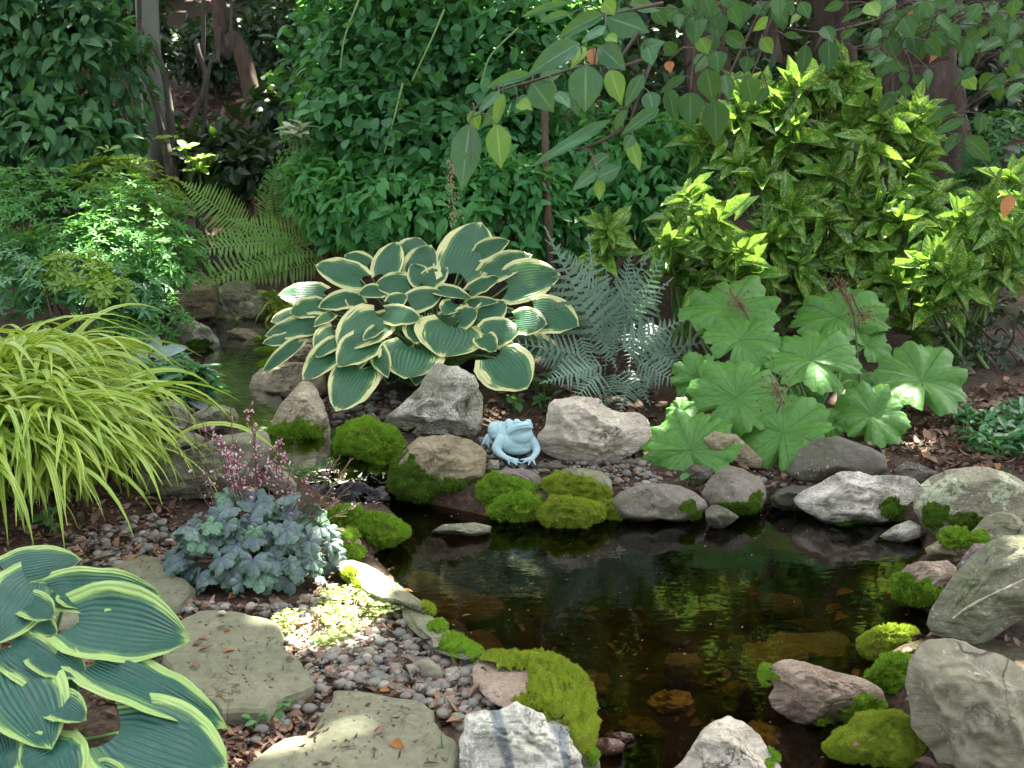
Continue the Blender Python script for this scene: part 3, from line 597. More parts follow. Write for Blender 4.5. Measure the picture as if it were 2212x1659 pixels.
# right bank
rock('boulder', 'pinkish white angular boulder with mossy right side in the pond', 'E4', [(600, 1085), (650, 1000), (710, 980), (790, 985), (900, 1010), (1010, 1050), (1150, 1080), (1270, 1120), (1332, 1170), (1342, 1255), (1200, 1330), (1050, 1370), (940, 1435), (880, 1430), (800, 1380), (720, 1328), (640, 1275), (628, 1220), (660, 1150), (640, 1115)], 'pink', seed=31, facets=12, rough=.06, moss=[(1210, 1290, 150, 110), (640, 1080, 50, 60), (1020, 1380, 110, 60)], mossmat='bright', th=.02)
rock('boulder', 'pale grey peaked boulder at the bottom centre of the pond', 'E4', [(0, 1690), (100, 1600), (150, 1520), (180, 1460), (230, 1400), (300, 1350), (380, 1338), (460, 1370), (520, 1410), (570, 1460), (630, 1550), (700, 1640), (725, 1780), (0, 1800)], 'white', seed=32, facets=11, rough=.06, moss=[(640, 1600, 45, 110)], mossmat='bright', z=0.0)
rock('moss_cushion', 'lumpy brown green moss mound at the bottom of the right bank', 'E4', [(968, 1525), (1040, 1440), (1130, 1390), (1180, 1330), (1280, 1308), (1420, 1308), (1490, 1340), (1512, 1400), (1570, 1480), (1602, 1540), (1600, 1610), (1500, 1650), (1400, 1650), (1300, 1630), (1180, 1610), (1090, 1600), (1010, 1575)], None, seed=33, facets=0, mossy=True, mossmat='yellow', rough=.06)
rock('moss_cushion', 'green moss cushion with one brown leaf against the big boulder', 'E4', [(1225, 1090), (1290, 1010), (1340, 960), (1420, 943), (1500, 958), (1515, 1040), (1485, 1135), (1430, 1190), (1380, 1200), (1305, 1140)], None, seed=34, facets=0, mossy=True, mossmat='bright', rough=.05)
rock('moss_cushion', 'brilliant yellow green moss cushion in full sun', 'E4', [(1175, 895), (1210, 840), (1300, 790), (1400, 768), (1490, 773), (1562, 810), (1574, 850), (1500, 900), (1420, 935), (1330, 975), (1240, 985), (1185, 945)], None, seed=35, facets=0, mossy=True, mossmat='yellow', rough=.04)
rock('boulder', 'biggest grey boulder filling the bottom right corner', 'E4', [(1470, 1150), (1500, 1000), (1550, 920), (1620, 860), (1720, 848), (1830, 858), (1900, 900), (1990, 930), (2090, 950), (2170, 1010), (2230, 1060), (2330, 1120), (2350, 1780), (1760, 1780), (1690, 1640), (1650, 1560), (1560, 1460), (1508, 1390), (1498, 1250)], 'boulder', seed=36, facets=9, rough=.05, z=.05, dr=.9)
rock('boulder', 'big slanting boulder with a pale quartz vein on the right', 'E4', [(1608, 760), (1640, 650), (1700, 560), (1780, 450), (1850, 370), (1920, 300), (2000, 240), (2080, 208), (2212, 203), (2340, 220), (2360, 690), (2212, 720), (2100, 790), (1990, 870), (1920, 905), (1800, 870), (1730, 848), (1650, 825)], 'slategreen', seed=37, facets=8, rough=.04, dr=.9)
rock('stone', 'grey stone under the slanting boulder at the frame edge', 'E4', [(2020, 940), (2100, 885), (2180, 868), (2320, 880), (2320, 1060), (2212, 1080), (2090, 1010)], 'slategreen', seed=38, facets=5, Y=3.9)
rock('stone', 'small pink stone with a moss coat at the right pond edge', 'E4', [(1418, 520), (1440, 440), (1490, 390), (1560, 370), (1660, 370), (1740, 363), (1795, 410), (1785, 475), (1715, 520), (1680, 580), (1640, 640), (1560, 628), (1470, 600), (1428, 570)], 'pink', seed=39, facets=6, moss=[(1470, 520, 70, 90), (1580, 560, 110, 80)], mossmat='bright', th=.02)
rock('stone', 'smooth grey stone beneath the lichen spotted boulder', 'E4', [(1870, 200), (1930, 130), (1990, 80), (2070, 58), (2150, 75), (2215, 130), (2320, 200), (2300, 280), (2080, 270), (2000, 280), (1900, 260)], 'boulder', seed=40, facets=5, base=(2000, 300))
rock('stone', 'mossy low stone at the back right corner of the pond', 'E4', [(1595, 290), (1680, 238), (1750, 200), (1820, 188), (1890, 188), (1995, 210), (1995, 262), (1900, 300), (1830, 345), (1770, 392), (1680, 370), (1610, 338)], 'tan', seed=41, facets=5, moss=[(1790, 235, 110, 55), (1920, 230, 75, 35)], mossmat='bright', th=.02)
rock('stone', 'thin blue grey slab stone leaning on the slanting boulder', 'E4', [(1775, 430), (1830, 340), (1900, 258), (1985, 258), (1978, 315), (1890, 380), (1810, 450)], 'purple', seed=42, facets=4, base=(1800, 470))
rock('boulder', 'rounded boulder with pale green lichen spots at the right', 'E1', [(1538, 1550), (1560, 1440), (1640, 1370), (1740, 1328), (1850, 1308), (1980, 1308), (2100, 1340), (2200, 1390), (2290, 1450), (2310, 1640), (2100, 1700), (1950, 1720), (1880, 1730), (1720, 1755), (1600, 1665)], 'lichen', seed=43, facets=5, rough=.03, moss=[(1680, 1590, 85, 90), (1860, 1640, 120, 55)], th=.02)
rock('boulder', 'white grained quartz boulder at the back of the pond', 'E1', [(818, 1505), (860, 1460), (940, 1420), (1030, 1370), (1110, 1333), (1200, 1338), (1290, 1360), (1380, 1358), (1500, 1363), (1572, 1388), (1585, 1450), (1540, 1520), (1490, 1610), (1400, 1650), (1280, 1662), (1100, 1662), (980, 1640), (900, 1588), (840, 1545)], 'quartz', seed=44, facets=11, rough=.07, moss=[(1420, 1560, 100, 80), (1180, 1650, 120, 24)])
rock('stone', 'dark low stone between round dark stone and quartz boulder', 'E1', [(668, 1500), (720, 1450), (800, 1422), (880, 1422), (945, 1430), (960, 1500), (930, 1570), (850, 1585), (760, 1575), (680, 1548)], 'dark', seed=45, facets=4)
rock('boulder', 'round smooth dark stone with mossy foot at back of pond', 'R6', [(1472, 855), (1520, 770), (1590, 700), (1660, 670), (1740, 688), (1830, 738), (1892, 800), (1898, 885), (1862, 960), (1760, 990), (1640, 978), (1530, 930)], 'oval', seed=46, facets=5, rough=.02, moss=[(1700, 950, 180, 55), (1830, 880, 45, 50)], th=.008)
rock('boulder', 'long flat oval grey stone at the back waterline', 'R6', [(898, 905), (960, 840), (1040, 805), (1130, 786), (1240, 784), (1340, 800), (1430, 838), (1500, 890), (1525, 935), (1472, 995), (1380, 1036), (1250, 1042), (1080, 1032), (960, 1016), (910, 965)], 'oval', seed=47, facets=4, rough=.025, moss=[(1390, 930, 60, 55), (1430, 980, 50, 40)], th=.006)
rock('stone', 'small greenish stone at waterline beside the flat oval stone', 'R6', [(1503, 960), (1540, 925), (1580, 923), (1640, 948), (1722, 1000), (1660, 1055), (1600, 1085), (1540, 1065), (1508, 1015)], 'dark', seed=48, facets=6, sub=4)
rock('boulder', 'broad dark slab boulder shaded under the umbrella leaves', 'E1', [(770, 1350), (850, 1210), (950, 1140), (1080, 1118), (1170, 1150), (1290, 1190), (1370, 1240), (1392, 1325), (1300, 1385), (1100, 1420), (950, 1415), (850, 1395)], 'dark', seed=49, facets=5, rough=.025)
rock('stone', 'pinkish stone half hidden by the lowest umbrella leaf', 'R6', [(1490, 500), (1560, 450), (1700, 470), (1880, 640), (1860, 690), (1700, 680), (1540, 600)], 'tan', seed=50, facets=5, base=(1700, 720))
rock('stone', 'dark green stone on the leaf litter behind quartz boulder', 'E1', [(1410, 1330), (1500, 1268), (1600, 1298), (1700, 1345), (1600, 1410), (1440, 1395)], 'dark', seed=51, facets=5)
rock('stone', 'dark stone in shade above the flat oval stone', 'E1', [(90, 1400), (200, 1290), (320, 1310), (335, 1380), (220, 1440), (120, 1430)], 'dark', seed=52, facets=4, base=(220, 1450))
rock('stone', 'small lit stone breaking the water surface below the moss', 'E4', [(1310, 215), (1400, 150), (1500, 113), (1572, 150), (1584, 215), (1500, 248), (1400, 258)], 'quartz', seed=53, facets=6, sub=4)
# mossy group in front of the statue
rock('slab_rock', 'purple grey slab at the feet of the frog statue', 'R6', [(140, 720), (230, 688), (360, 696), (450, 742), (465, 800), (340, 810), (200, 790)], 'purple', seed=54, facets=3)
rock('moss_cushion', 'left bright moss mat below the purple grey slab', 'R6', [(30, 865), (60, 790), (140, 718), (240, 738), (360, 778), (432, 800), (445, 858), (300, 870), (180, 915), (100, 920)], None, seed=55, facets=0, mossy=True, mossmat='bright', rough=.04)
rock('stone', 'pale grey stone topped by brownish moss in front of big boulder', 'R6', [(485, 760), (600, 690), (720, 688), (840, 708), (902, 770), (915, 840), (820, 860), (640, 830), (520, 800)], 'boulder', seed=56, facets=3)
rock('moss_cushion', 'brownish green moss cushion in front of the pale grey stone', 'R6', [(455, 835), (480, 760), (560, 718), (680, 738), (760, 743), (860, 768), (898, 850), (835, 918), (720, 890), (600, 875)], None, seed=57, facets=0, mossy=True, mossmat='yellow', rough=.05)
rock('moss_cushion', 'front left moss cushion touching the black water', 'R6', [(115, 975), (150, 900), (250, 858), (360, 848), (440, 868), (460, 960), (410, 1018), (280, 1036), (180, 1022)], None, seed=58, facets=0, mossy=True, mossmat='bright', rough=.04)
rock('moss_cushion', 'front right yellow green moss cushion with a dead leaf', 'R6', [(425, 1005), (450, 940), (540, 878), (640, 878), (740, 898), (845, 920), (856, 1005), (760, 1060), (600, 1076), (480, 1054)], None, seed=59, facets=0, mossy=True, mossmat='yellow', rough=.04)
rock('moss_cushion', 'small moss tuft against the tip of the flat oval stone', 'R6', [(845, 965), (870, 900), (940, 895), (1015, 985), (960, 1025), (880, 1010)], None, seed=60, facets=0, mossy=True, mossmat='yellow', sub=4)
rock('stone', 'thin blackish stone at the foot of the pale angular boulder', 'R6', [(405, 672), (470, 652), (560, 658), (645, 682), (560, 715), (430, 708)], 'dark', seed=61, facets=3, sub=4)
rock('stone', 'thin dark stone under the right side of the pale boulder', 'R6', [(910, 655), (1040, 632), (1170, 640), (1090, 680), (970, 684)], 'dark', seed=62, facets=3, sub=4)
rock('stone', 'knuckle sized green grey stone left of the frog hand', 'R6', [(97, 695), (130, 638), (180, 638), (186, 692), (140, 722)], 'granite', seed=63, facets=4, sub=4)
rock('stone', 'low wet stone breaking the surface left of the moss group', 'E3', [(915, 192), (1000, 140), (1200, 128), (1305, 150), (1296, 195), (1200, 220), (1090, 205)], 'slategreen', seed=64, facets=4, dr=1.4)
rock('stone', 'smooth egg shaped pebble lying on the gravel', 'E3', [(838, 1010), (860, 978), (920, 980), (985, 1030), (1003, 1090), (985, 1128), (930, 1130), (870, 1095)], 'boulder', seed=65, facets=0, rough=.01, sub=4, water=False, cat='pebble')
rock('stone', 'flat purple stone half set in gravel by the edging rock', 'E3', [(765, 880), (800, 850), (880, 845), (930, 872), (930, 910), (860, 918)], 'purple', seed=66, facets=3, rough=.02, sub=4, water=False)
rock('stone', 'tiny pale oval pebble on the edge of the big flagstone', 'E2', [(1352, 692), (1372, 676), (1400, 676), (1412, 690), (1395, 708), (1368, 708)], 'white', seed=67, facets=0, rough=.01, sub=3, z=.16, cat='pebble')
rock('stone', 'small rounded grey stone between the two flagstones', 'E2', [(1790, 1250), (1820, 1225), (1870, 1230), (1880, 1265), (1840, 1285), (1800, 1278)], 'purple', seed=68, facets=0, sub=3, water=False)
# the pale vein in the slanting boulder
ro = ROCKS['big slanting boulder with a pale quartz vein on the right']; RV = np.array([v.co[:] for v in ro.data.vertices])+np.array(ro.location); rp, rd = project(RV); VN = []
for q in curve(px('E4', [(1770, 725), (1850, 665), (1950, 605), (2080, 545), (2212, 480)]), 40):
    dd = np.linalg.norm(rp-q, axis=1)+(rd-rd.min())*60; k = np.argsort(dd)[:4]; VN.append(at_depth([q], rd[k].mean()-.001)[0])
mb = MB(); tube(mb, np.array(VN), .0042*(1+.5*fbm(np.array(VN)*30, 3, 2)), 5); mb.build('quartz_vein', RM['white'], ro)
# under the water
def sunken(label, crop, pts, mat, depth, seed, h=.06):
    P = px(crop, pts); c = on_z([P.mean(0)], -depth)[0]; W = on_z(P, -depth)[:, :2]; cc = W.mean(0); n = 20
    V0, F0 = ico(4); an = np.arctan2(V0[:, 1], V0[:, 0]); ang = np.arctan2(W[:, 1]-cc[1], W[:, 0]-cc[0]); rr = np.linalg.norm(W-cc, axis=1); q = np.argsort(ang)
    A = np.concatenate([ang[q]-2*np.pi, ang[q], ang[q]+2*np.pi]); Rr = np.tile(rr[q], 3); R_ = np.interp(an, A, Rr); m = np.hypot(V0[:, 0], V0[:, 1])
    V = np.column_stack([cc[0]+R_*m*np.cos(an), cc[1]+R_*m*np.sin(an), -depth+h*np.sign(V0[:, 2])*np.abs(V0[:, 2])**.6-h]); V += .012*np.stack([fbm(V0*2+seed, seed+k, 4) for k in range(3)], 1)
    mb = MB(); mb.add(V, F0); o = mb.build('sunken_stone', RM[mat], loc=(cc[0], cc[1], -depth-h)); tag(o, label, 'rock')
sunken('big flat brown rock just under the water near the left bank', 'E3', [(765, 500), (1080, 475), (1230, 530), (1380, 600), (1392, 645), (1200, 692), (1050, 665), (950, 640), (870, 580)], 'brown', .015, 1, .05)
sunken('greenish rounded rock under water above the flat brown rock', 'E3', [(730, 445), (870, 408), (985, 428), (965, 482), (760, 492)], 'olive', .04, 2)
sunken('orange brown sunken rock by the mossy edging rock', 'E3', [(1040, 775), (1200, 770), (1335, 812), (1400, 870), (1250, 930), (1130, 870)], 'brown', .06, 3)
sunken('second brown slab sunk in front of the flat brown rock', 'E3', [(960, 690), (1180, 660), (1230, 700), (1140, 750), (1000, 750)], 'brown', .05, 4)
sunken('mossy olive rock lying under water in the right of pond', 'E4', [(445, 890), (600, 828), (900, 788), (1115, 778), (1105, 880), (880, 925), (700, 965), (600, 1012), (480, 955)], 'olive', .012, 5, .05)
sunken('long yellow stone glowing under water near the bottom', 'E4', [(-115, 1175), (0, 1160), (160, 1180), (155, 1235), (0, 1232), (-100, 1215)], 'yellow', .05, 6, .03)
sunken('yellow stone under water beside the peaked boulder', 'E4', [(485, 1372), (560, 1358), (705, 1392), (698, 1442), (560, 1445)], 'yellow', .012, 7, .03)
sunken('brown rock sunk at the back below the quartz boulder', 'E4', [(510, 170), (700, 80), (850, 75), (1100, 120), (1250, 190), (1200, 300), (800, 250), (600, 220)], 'brown', .08, 8)
sunken('amber stone on the bed near the slab with moss', 'E3', [(1790, 1060), (1900, 1020), (2010, 1040), (2050, 1100), (1960, 1150), (1840, 1120)], 'brown', .06, 9)
for k, (x, y, s) in enumerate([(1690, 1290, 40), (1480, 1420, 45), (1380, 1560, 50), (1600, 1480, 40), (1860, 1230, 45), (1120, 1200, 55), (1000, 1180, 50)]):
    sunken(['dim brown stone on the pond bed in open water', 'dim olive stone on the pond bed in open water'][k % 2], 'D', [(x-s*1.1, y), (x-s*.7, y-s*.35), (x-s*.1, y-s*.42), (x+s*.7, y-s*.2), (x+s*1.2, y+s*.12), (x+s*.2, y+s*.3), (x-s*.5, y+s*.22)], ['brown', 'olive'][k % 2], .2, 20+k, .05)
for o in COL.objects:
    if o.get('label', '').startswith('dim '): o['group'] = 'dim stones on the pond bed'

# ------------------------------------------------------------------ flagstones
def flagstone(label, crop, pts, zt, thick, seed, mat='flag'):
    W = on_z(px(crop, pts), zt)[:, :2]; n = len(W); r = np.random.default_rng(seed); out = []
    for a, b in zip(W, np.roll(W, -1, 0)):
        m = max(3, int(np.linalg.norm(b-a)/.025)); t = np.linspace(0, 1, m, endpoint=False)[:, None]; out.append(a*(1-t)+b*t)
    W = np.vstack(out); c = W.mean(0); q = np.column_stack([W*9, np.full(len(W), seed*3.)])
    nz = np.stack([fbm(q, seed, 4), fbm(q+40, seed, 4)], 1); W = W+nz*.014; k = len(W)
    d = norm(W-c); rings = [(W-d*.035, zt+.002), (W-d*.012, zt-.001), (W-d*.003, zt-.010), (W+nz[:, ::-1]*.012, zt-.03), (W+nz*.01-d*.004, zt-thick*.7), (W-d*.01, zt-thick)]
    V = np.vstack([np.column_stack([w, np.full(k, z)]) for w, z in rings]); V[:, 2] += .004*fbm(V*[5, 5, 40], seed, 3)
    j = np.arange(k); Fq = np.vstack([np.stack([i*k+j, (i+1)*k+j, (i+1)*k+(j+1) % k, i*k+(j+1) % k], 1) for i in range(5)])
    mb = MB(); mb.add(V, Fq)
    # the top: concentric rings towards the middle
    tops = [W-d*.035]; s = [1, .8, .6, .4, .2]
    V2 = np.vstack([np.column_stack([c+(tops[0]-c)*f, np.full(k, zt+.002)]) for f in s]+[[[c[0], c[1], zt+.004]]])
    V2[k:, 2] += .005*fbm(V2[k:]*[4, 4, 0], seed+4, 3); V2[:k] = V[:k]
    Ft = np.vstack([np.stack([i*k+j, i*k+(j+1) % k, (i+1)*k+(j+1) % k, (i+1)*k+j], 1) for i in range(4)]); mb.add(V2, Ft[:, ::-1])
    mb.add(V2[4*k:], np.stack([j, (j+1) % k, np.full(k, k)], 1)[:, ::-1])
    o = mb.build('flagstone', RM[mat], smooth=False, loc=(c[0], c[1], zt-thick)); tag(o, label, 'flagstone'); return zt
FZ = .155
flagstone('broad green grey flagstone with a thick chipped edge beside the front hosta', 'E2', [(1040, 800), (1150, 720), (1230, 680), (1330, 668), (1500, 680), (1640, 710), (1740, 745), (1762, 880), (1850, 960), (1930, 1050), (1972, 1120), (1880, 1165), (1760, 1195), (1690, 1255), (1640, 1300), (1500, 1290), (1380, 1300), (1150, 1180), (1000, 950)], FZ, .1, 1)
flagstone('flagstone with a sunlit lower corner at the bottom of the picture', 'E3', [(335, 1172), (400, 1160), (480, 1168), (600, 1182), (700, 1200), (860, 1240), (950, 1290), (960, 1340), (1000, 1390), (1060, 1465), (1102, 1510), (1090, 1600), (1060, 1700), (700, 1760), (200, 1780), (-300, 1740), (-250, 1640), (-120, 1560), (0, 1490), (150, 1450), (250, 1310)], .135, .1, 2)
flagstone('tan flagstone partly under the silver blue plant and front hosta', 'E2', [(290, 640), (400, 520), (560, 440), (690, 372), (760, 345), (900, 322), (1000, 340), (1010, 430), (1080, 455), (1152, 470), (1200, 570), (1120, 640), (900, 700), (600, 760), (400, 740)], .15, .09, 3)
flagstone('grey flagstone at the left edge beneath the golden grass', 'E2', [(-150, 200), (0, 160), (100, 150), (200, 190), (292, 258), (250, 310), (100, 345), (-150, 340)], .15, .08, 4)
# ------------------------------------------------------------------ plant helpers
TOCAM = lambda p: norm(CAM-np.asarray(p))
def leaf_px(mb, tpl, crop, spec, depth, k=(.75, .6), wfac=1.0, rnd=None, dd=0.0, wscale=1.0):
    """one leaf from its stalk end to its tip, each given in the picture and set at its own distance"""
    bx, by, tx, ty, w = spec; s = CROPS[crop][2]; B_, P_ = px(crop, [(bx, by), (tx, ty)])
    d0, d1 = depth if isinstance(depth, tuple) else (depth, depth-dd)
    b = at_depth([B_], d0)[0]; p = at_depth([P_], d1)[0]; f = p-b; L = np.linalg.norm(f)
    u = norm(TOCAM(b)*k[0]+np.array([0, 0, k[1]])); W = w*s*d0/F*wscale
    scatter(mb, tpl, [b], [f], u, [L], [W], [rng.random() if rnd is None else rnd]); return b, p
def blob_points(blobs, n, r, shell=(.6, 1.05), front=.75, lump=.3, seed=0):
    """points over the outside of a clumpy crown made of ellipsoids: (px, py, rx, ry, distance, depth radius)"""
    out, nor = [], []; wts = np.array([b[2]*b[3]*b[4]**2 for b in blobs], float); wts /= wts.sum()
    for q, (b, wq) in enumerate(zip(blobs, wts)):
        c = at_depth([b[:2]], b[4])[0]; sc = b[4]/F; e = np.array([b[2]*sc, b[5], b[3]*sc]); m = max(4, int(n*wq))
        d = rnd_dirs(m*3, r); keep = (d[:, 1] < .15) | (d[:, 2] > .3) | (r.random(len(d)) > front); d = d[keep][:m]
        rad = shell[0]+(shell[1]-shell[0])*r.random(len(d))**.6; rad = rad*(1+lump*fbm(d*2.6+seed+q*5, seed+q, 3))
        out.append(c+d*e*rad[:, None]); nor.append(norm(d/e))
    P, Nn = np.vstack(out), np.vstack(nor); ok = P[:, 2] > TF(P)+.02
    return P[ok], Nn[ok]
def shrub(name, label, blobs, tpl, n, L, W, mat, seed=0, whorl=0, lump=.3, droop=.3, spread=.7, shell=(.6, 1.05), stems=5, group=None, cat='shrub', stem_mat='twig', up=.8, kind=None):
    r = np.random.default_rng(seed+500); P, Nn = blob_points(blobs, n//max(1, whorl), r, shell, .7, lump, seed); mb = MB()
    if whorl:
        m = len(P); a = norm(Nn*.7+np.array([0, 0, .75])+.35*rnd_dirs(m, r)); s = norm(np.cross(a, rnd_dirs(m, r))); t = np.cross(a, s); tone = np.clip(.5+.6*fbm(P*2.2, seed, 3)+.25*r.normal(size=m), 0, 1)
        for q in range(whorl):
            an = q*2*np.pi/whorl+r.random(m)*.5; lift = .15+.55*r.random(m)
            f = (np.cos(an)[:, None]*s+np.sin(an)[:, None]*t)+a*lift[:, None]-np.array([0, 0, .15]); l = L*(.65+.6*r.random(m))
            scatter(mb, tpl, P, f, a+.2*rnd_dirs(m, r), l, l*W/L, np.clip(tone*.7+.3*r.random(m), 0, 1))
    else:
        m = len(P); f = norm(Nn*.45+spread*rnd_dirs(m, r)-np.array([0, 0, droop])); u = norm(Nn*.6+np.array([0, 0, up])+.45*rnd_dirs(m, r)); l = L*(.6+.7*r.random(m))
        scatter(mb, tpl, P, f, u, l, l*W/L, np.clip(.5+.6*fbm(P*2.2, seed, 3)+.3*r.normal(size=m), 0, 1))
    c = np.array([P[:, 0].mean(), P[:, 1].mean(), 0]); c[2] = TF(c[None])[0]
    t = thing(name, label, cat, c, group); 
    if kind: t['kind'] = kind
    mb.build('foliage', mat, t)
    if stems:
        top = P[r.integers(0, len(P), stems)]
        for q in top:
            b = c+np.array([r.normal()*.12, r.normal()*.08, -.05]); mid = (b+q)/2+r.normal(size=3)*.08
            mb = MB(); tube(mb, curve([b, mid, q], 8), np.linspace(.012, .003, 8), 5); mb.build('stem', M[stem_mat], t)
    return t
def petiole(mb, a, b, r0=.006, r1=.004, sag=.0, rise=.12, sides=6):
    a, b = np.asarray(a), np.asarray(b); m = a*.45+b*.55+np.array([0, 0, rise*np.linalg.norm(b-a)])
    tube(mb, curve([a, m, b], 8), np.linspace(r0, r1, 8), sides)

LM = {
 'dark': leaf_mat('dark_leaf', (.022, .095, .03), (.07, .2, .06), .52, .22, spec=.35),
 'azalea': leaf_mat('azalea_leaf', (.045, .15, .04), (.1, .27, .06), .6, .25, ribs=3, spec=.15),
 'lime': leaf_mat('lime_leaf', (.1, .22, .025), (.22, .36, .05), .45, .3),
 'vine': leaf_mat('vine_leaf', (.03, .125, .04), (.09, .27, .085), .5, .28, spec=.35),
 'nandina': leaf_mat('bright_shrub_leaf', (.04, .175, .045), (.1, .31, .085), .5, .3, spec=.35),
 'tree': leaf_mat('tree_leaf', (.03, .085, .025), (.075, .17, .04), .4, .38, (.16, .26, .12), tc=(.3, .48, .03), ribs=8, ribstr=.14),
 'branch': leaf_mat('broad_branch_leaf', (.025, .12, .05), (.055, .2, .078), .42, .34, (.18, .32, .2), tc=(.3, .5, .05), ribs=9, ribstr=.16),
 'backlit': leaf_mat('backlit_yellow_leaf', (.08, .2, .02), (.15, .3, .035), .45, .35, (.3, .4, .1), ribs=8),  # yellow-green of sun shining through the leaf is put into the colour
 'orange': leaf_mat('orange_dead_leaf', (.3, .1, .02), (.38, .16, .03), .6, .2),
 'shade': leaf_mat('shade_broad_leaf', (.018, .08, .022), (.045, .15, .036), .42, .34, (.12, .2, .1), tc=(.2, .36, .03), ribs=8, ribstr=.1, spec=.25),  # leaf green darkened, the shade on the top right branch is in the colour
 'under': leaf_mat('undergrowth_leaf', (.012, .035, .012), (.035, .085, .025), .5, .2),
 'herb': leaf_mat('pale_herb_leaf', (.2, .3, .08), (.34, .42, .14), .5, .35, ribs=3),
 'silver': leaf_mat('silver_leaf', (.22, .33, .28), (.34, .45, .4), .5, .15, (.1, .22, .13)),
 'ground': leaf_mat('lance_groundcover_leaf', (.035, .14, .05), (.08, .24, .08), .35, .2),
 'fern': leaf_mat('green_fern_frond', (.11, .26, .05), (.2, .38, .09), .5, .3, ribs=0.01, ribstr=.01),
 'pfern': leaf_mat('silvery_fern_frond', (.13, .225, .145), (.23, .36, .25), .5, .2, ribs=0.01, ribstr=.01, tc=(.15, .3, .15)),
 'seed': leaf_mat('seedling_leaf', (.07, .2, .06), (.12, .28, .08), .45, .3),
}
HM = hosta_mat('variegated_hosta_leaf', (.014, .085, .036), (.034, .135, .052), (.58, .6, .19), (.74, .72, .38), .66)
HF = hosta_mat('blue_hosta_leaf', (.01, .07, .05), (.022, .108, .072), (.24, .42, .09), (.42, .55, .2), .66, .4, .55)

# ------------------------------------------------------------------ variegated hosta in the middle
def hosta(name, label, crop, leaves, mat, basepx, depthf, seed, fillers=0, tipnear=.12, res=(16, 12), droop=(.1, .3), k=(.75, .6), cordk=.22, wscale=1.0, base=None, prise=.1):
    r = np.random.default_rng(seed); c = hit([px(crop, [basepx])[0]])[0] if base is None else np.array(base); t = thing(name, label, 'hosta', c); stems = MB()
    for q, sp in enumerate(leaves):
        d0 = depthf(*px(crop, [sp[:2]])[0]); d1 = depthf(*px(crop, [sp[2:4]])[0])-tipnear*(.3+.9*r.random())
        tpl = leaf_tpl(HOSTA, res[0], res[1], r.uniform(*droop), r.uniform(-.05, .14), cordk, r.uniform(-.04, .1), .035, q+seed, 0, r.uniform(-.15, .15))
        mb = MB(); b, p = leaf_px(mb, tpl, crop, sp, (d0, d1), k, rnd=r.random(), wscale=wscale)
        mb.build('leaf', mat, t); petiole(stems, c+np.array([r.normal()*.06, r.normal()*.05, 0]), b, .009, .005, rise=prise)
    if fillers:
        mb = MB(); 
        for q in range(fillers):
            tpl = leaf_tpl(HOSTA, 10, 8, .25, .1, cordk, .05, .04, q)
            an = r.uniform(0, 6.28); rad = r.uniform(.15, .62); p = c+np.array([math.cos(an)*rad*1.1, .18+math.sin(an)*rad*.55, r.uniform(.12, .5)*(1.1-rad)])
            f = np.array([math.cos(an), math.sin(an)-.1, r.uniform(-.5, .3)]); scatter(mb, tpl, [p], [f], [(0, -.3, 1)], [.26], [.19], [r.random()])
            petiole(stems, c+np.array([r.normal()*.06, r.normal()*.05, 0]), p, .008, .005)
        mb.build('inner_leaves', mat, t)
    stems.build('stalks', M['green_stem'], t); return t
HL = [(1330, 440, 1480, 85, 285), (1060, 455, 1150, 258, 175), (850, 450, 940, 230, 150), (1030, 330, 1080, 212, 165), (700, 480, 408, 360, 160), (740, 400, 600, 320, 120), (1010, 530, 800, 500, 150), (460, 580, 178, 570, 150),
      (450, 650, 255, 690, 120), (430, 765, 90, 835, 130), (650, 610, 440, 640, 110), (700, 645, 605, 570, 95), (812, 730, 575, 880, 235), (870, 700, 1085, 735, 130), (1020, 640, 1225, 550, 135), (1290, 790, 1215, 968, 345), (1045, 925, 985, 1098, 325),
      (745, 890, 565, 1035, 190), (540, 820, 430, 948, 150), (560, 920, 338, 1108, 150), (705, 1060, 553, 1287, 230), (1570, 985, 1765, 1167, 280), (1650, 525, 1965, 430, 235), (1520, 450, 1790, 310, 150), (1470, 320, 1645, 225, 110), (1810, 690, 2098, 772, 220),
      (1690, 745, 1888, 760, 160), (1500, 840, 1722, 800, 180), (1480, 740, 1632, 618, 140), (1330, 750, 1440, 680, 125), (1410, 560, 1592, 460, 85), (1400, 650, 1560, 610, 75), (1120, 510, 1260, 400, 120), (1210, 560, 1392, 580, 80), (830, 560, 698, 570, 90), (890, 640, 1000, 580, 90),
      (300, 890, 72, 1072, 75), (800, 920, 872, 1085, 100), (1055, 770, 1060, 870, 130), (1480, 860, 1560, 915, 110), (270, 700, 128, 752, 70), (240, 860, 75, 893, 70), (820, 800, 728, 855, 70), (520, 700, 420, 752, 65), (1100, 500, 1030, 380, 120), (1300, 640, 1240, 700, 110)]
hosta('hosta', 'large variegated hosta with cream edged leaves above the granite boulder', 'R5', HL, HM, (1130, 1150), lambda x, y: 7.15-(y-500)/350*.75-abs(x-900)/350*.12, 11, 40, wscale=1.32, k=(.9, .5), droop=(.05, .2))
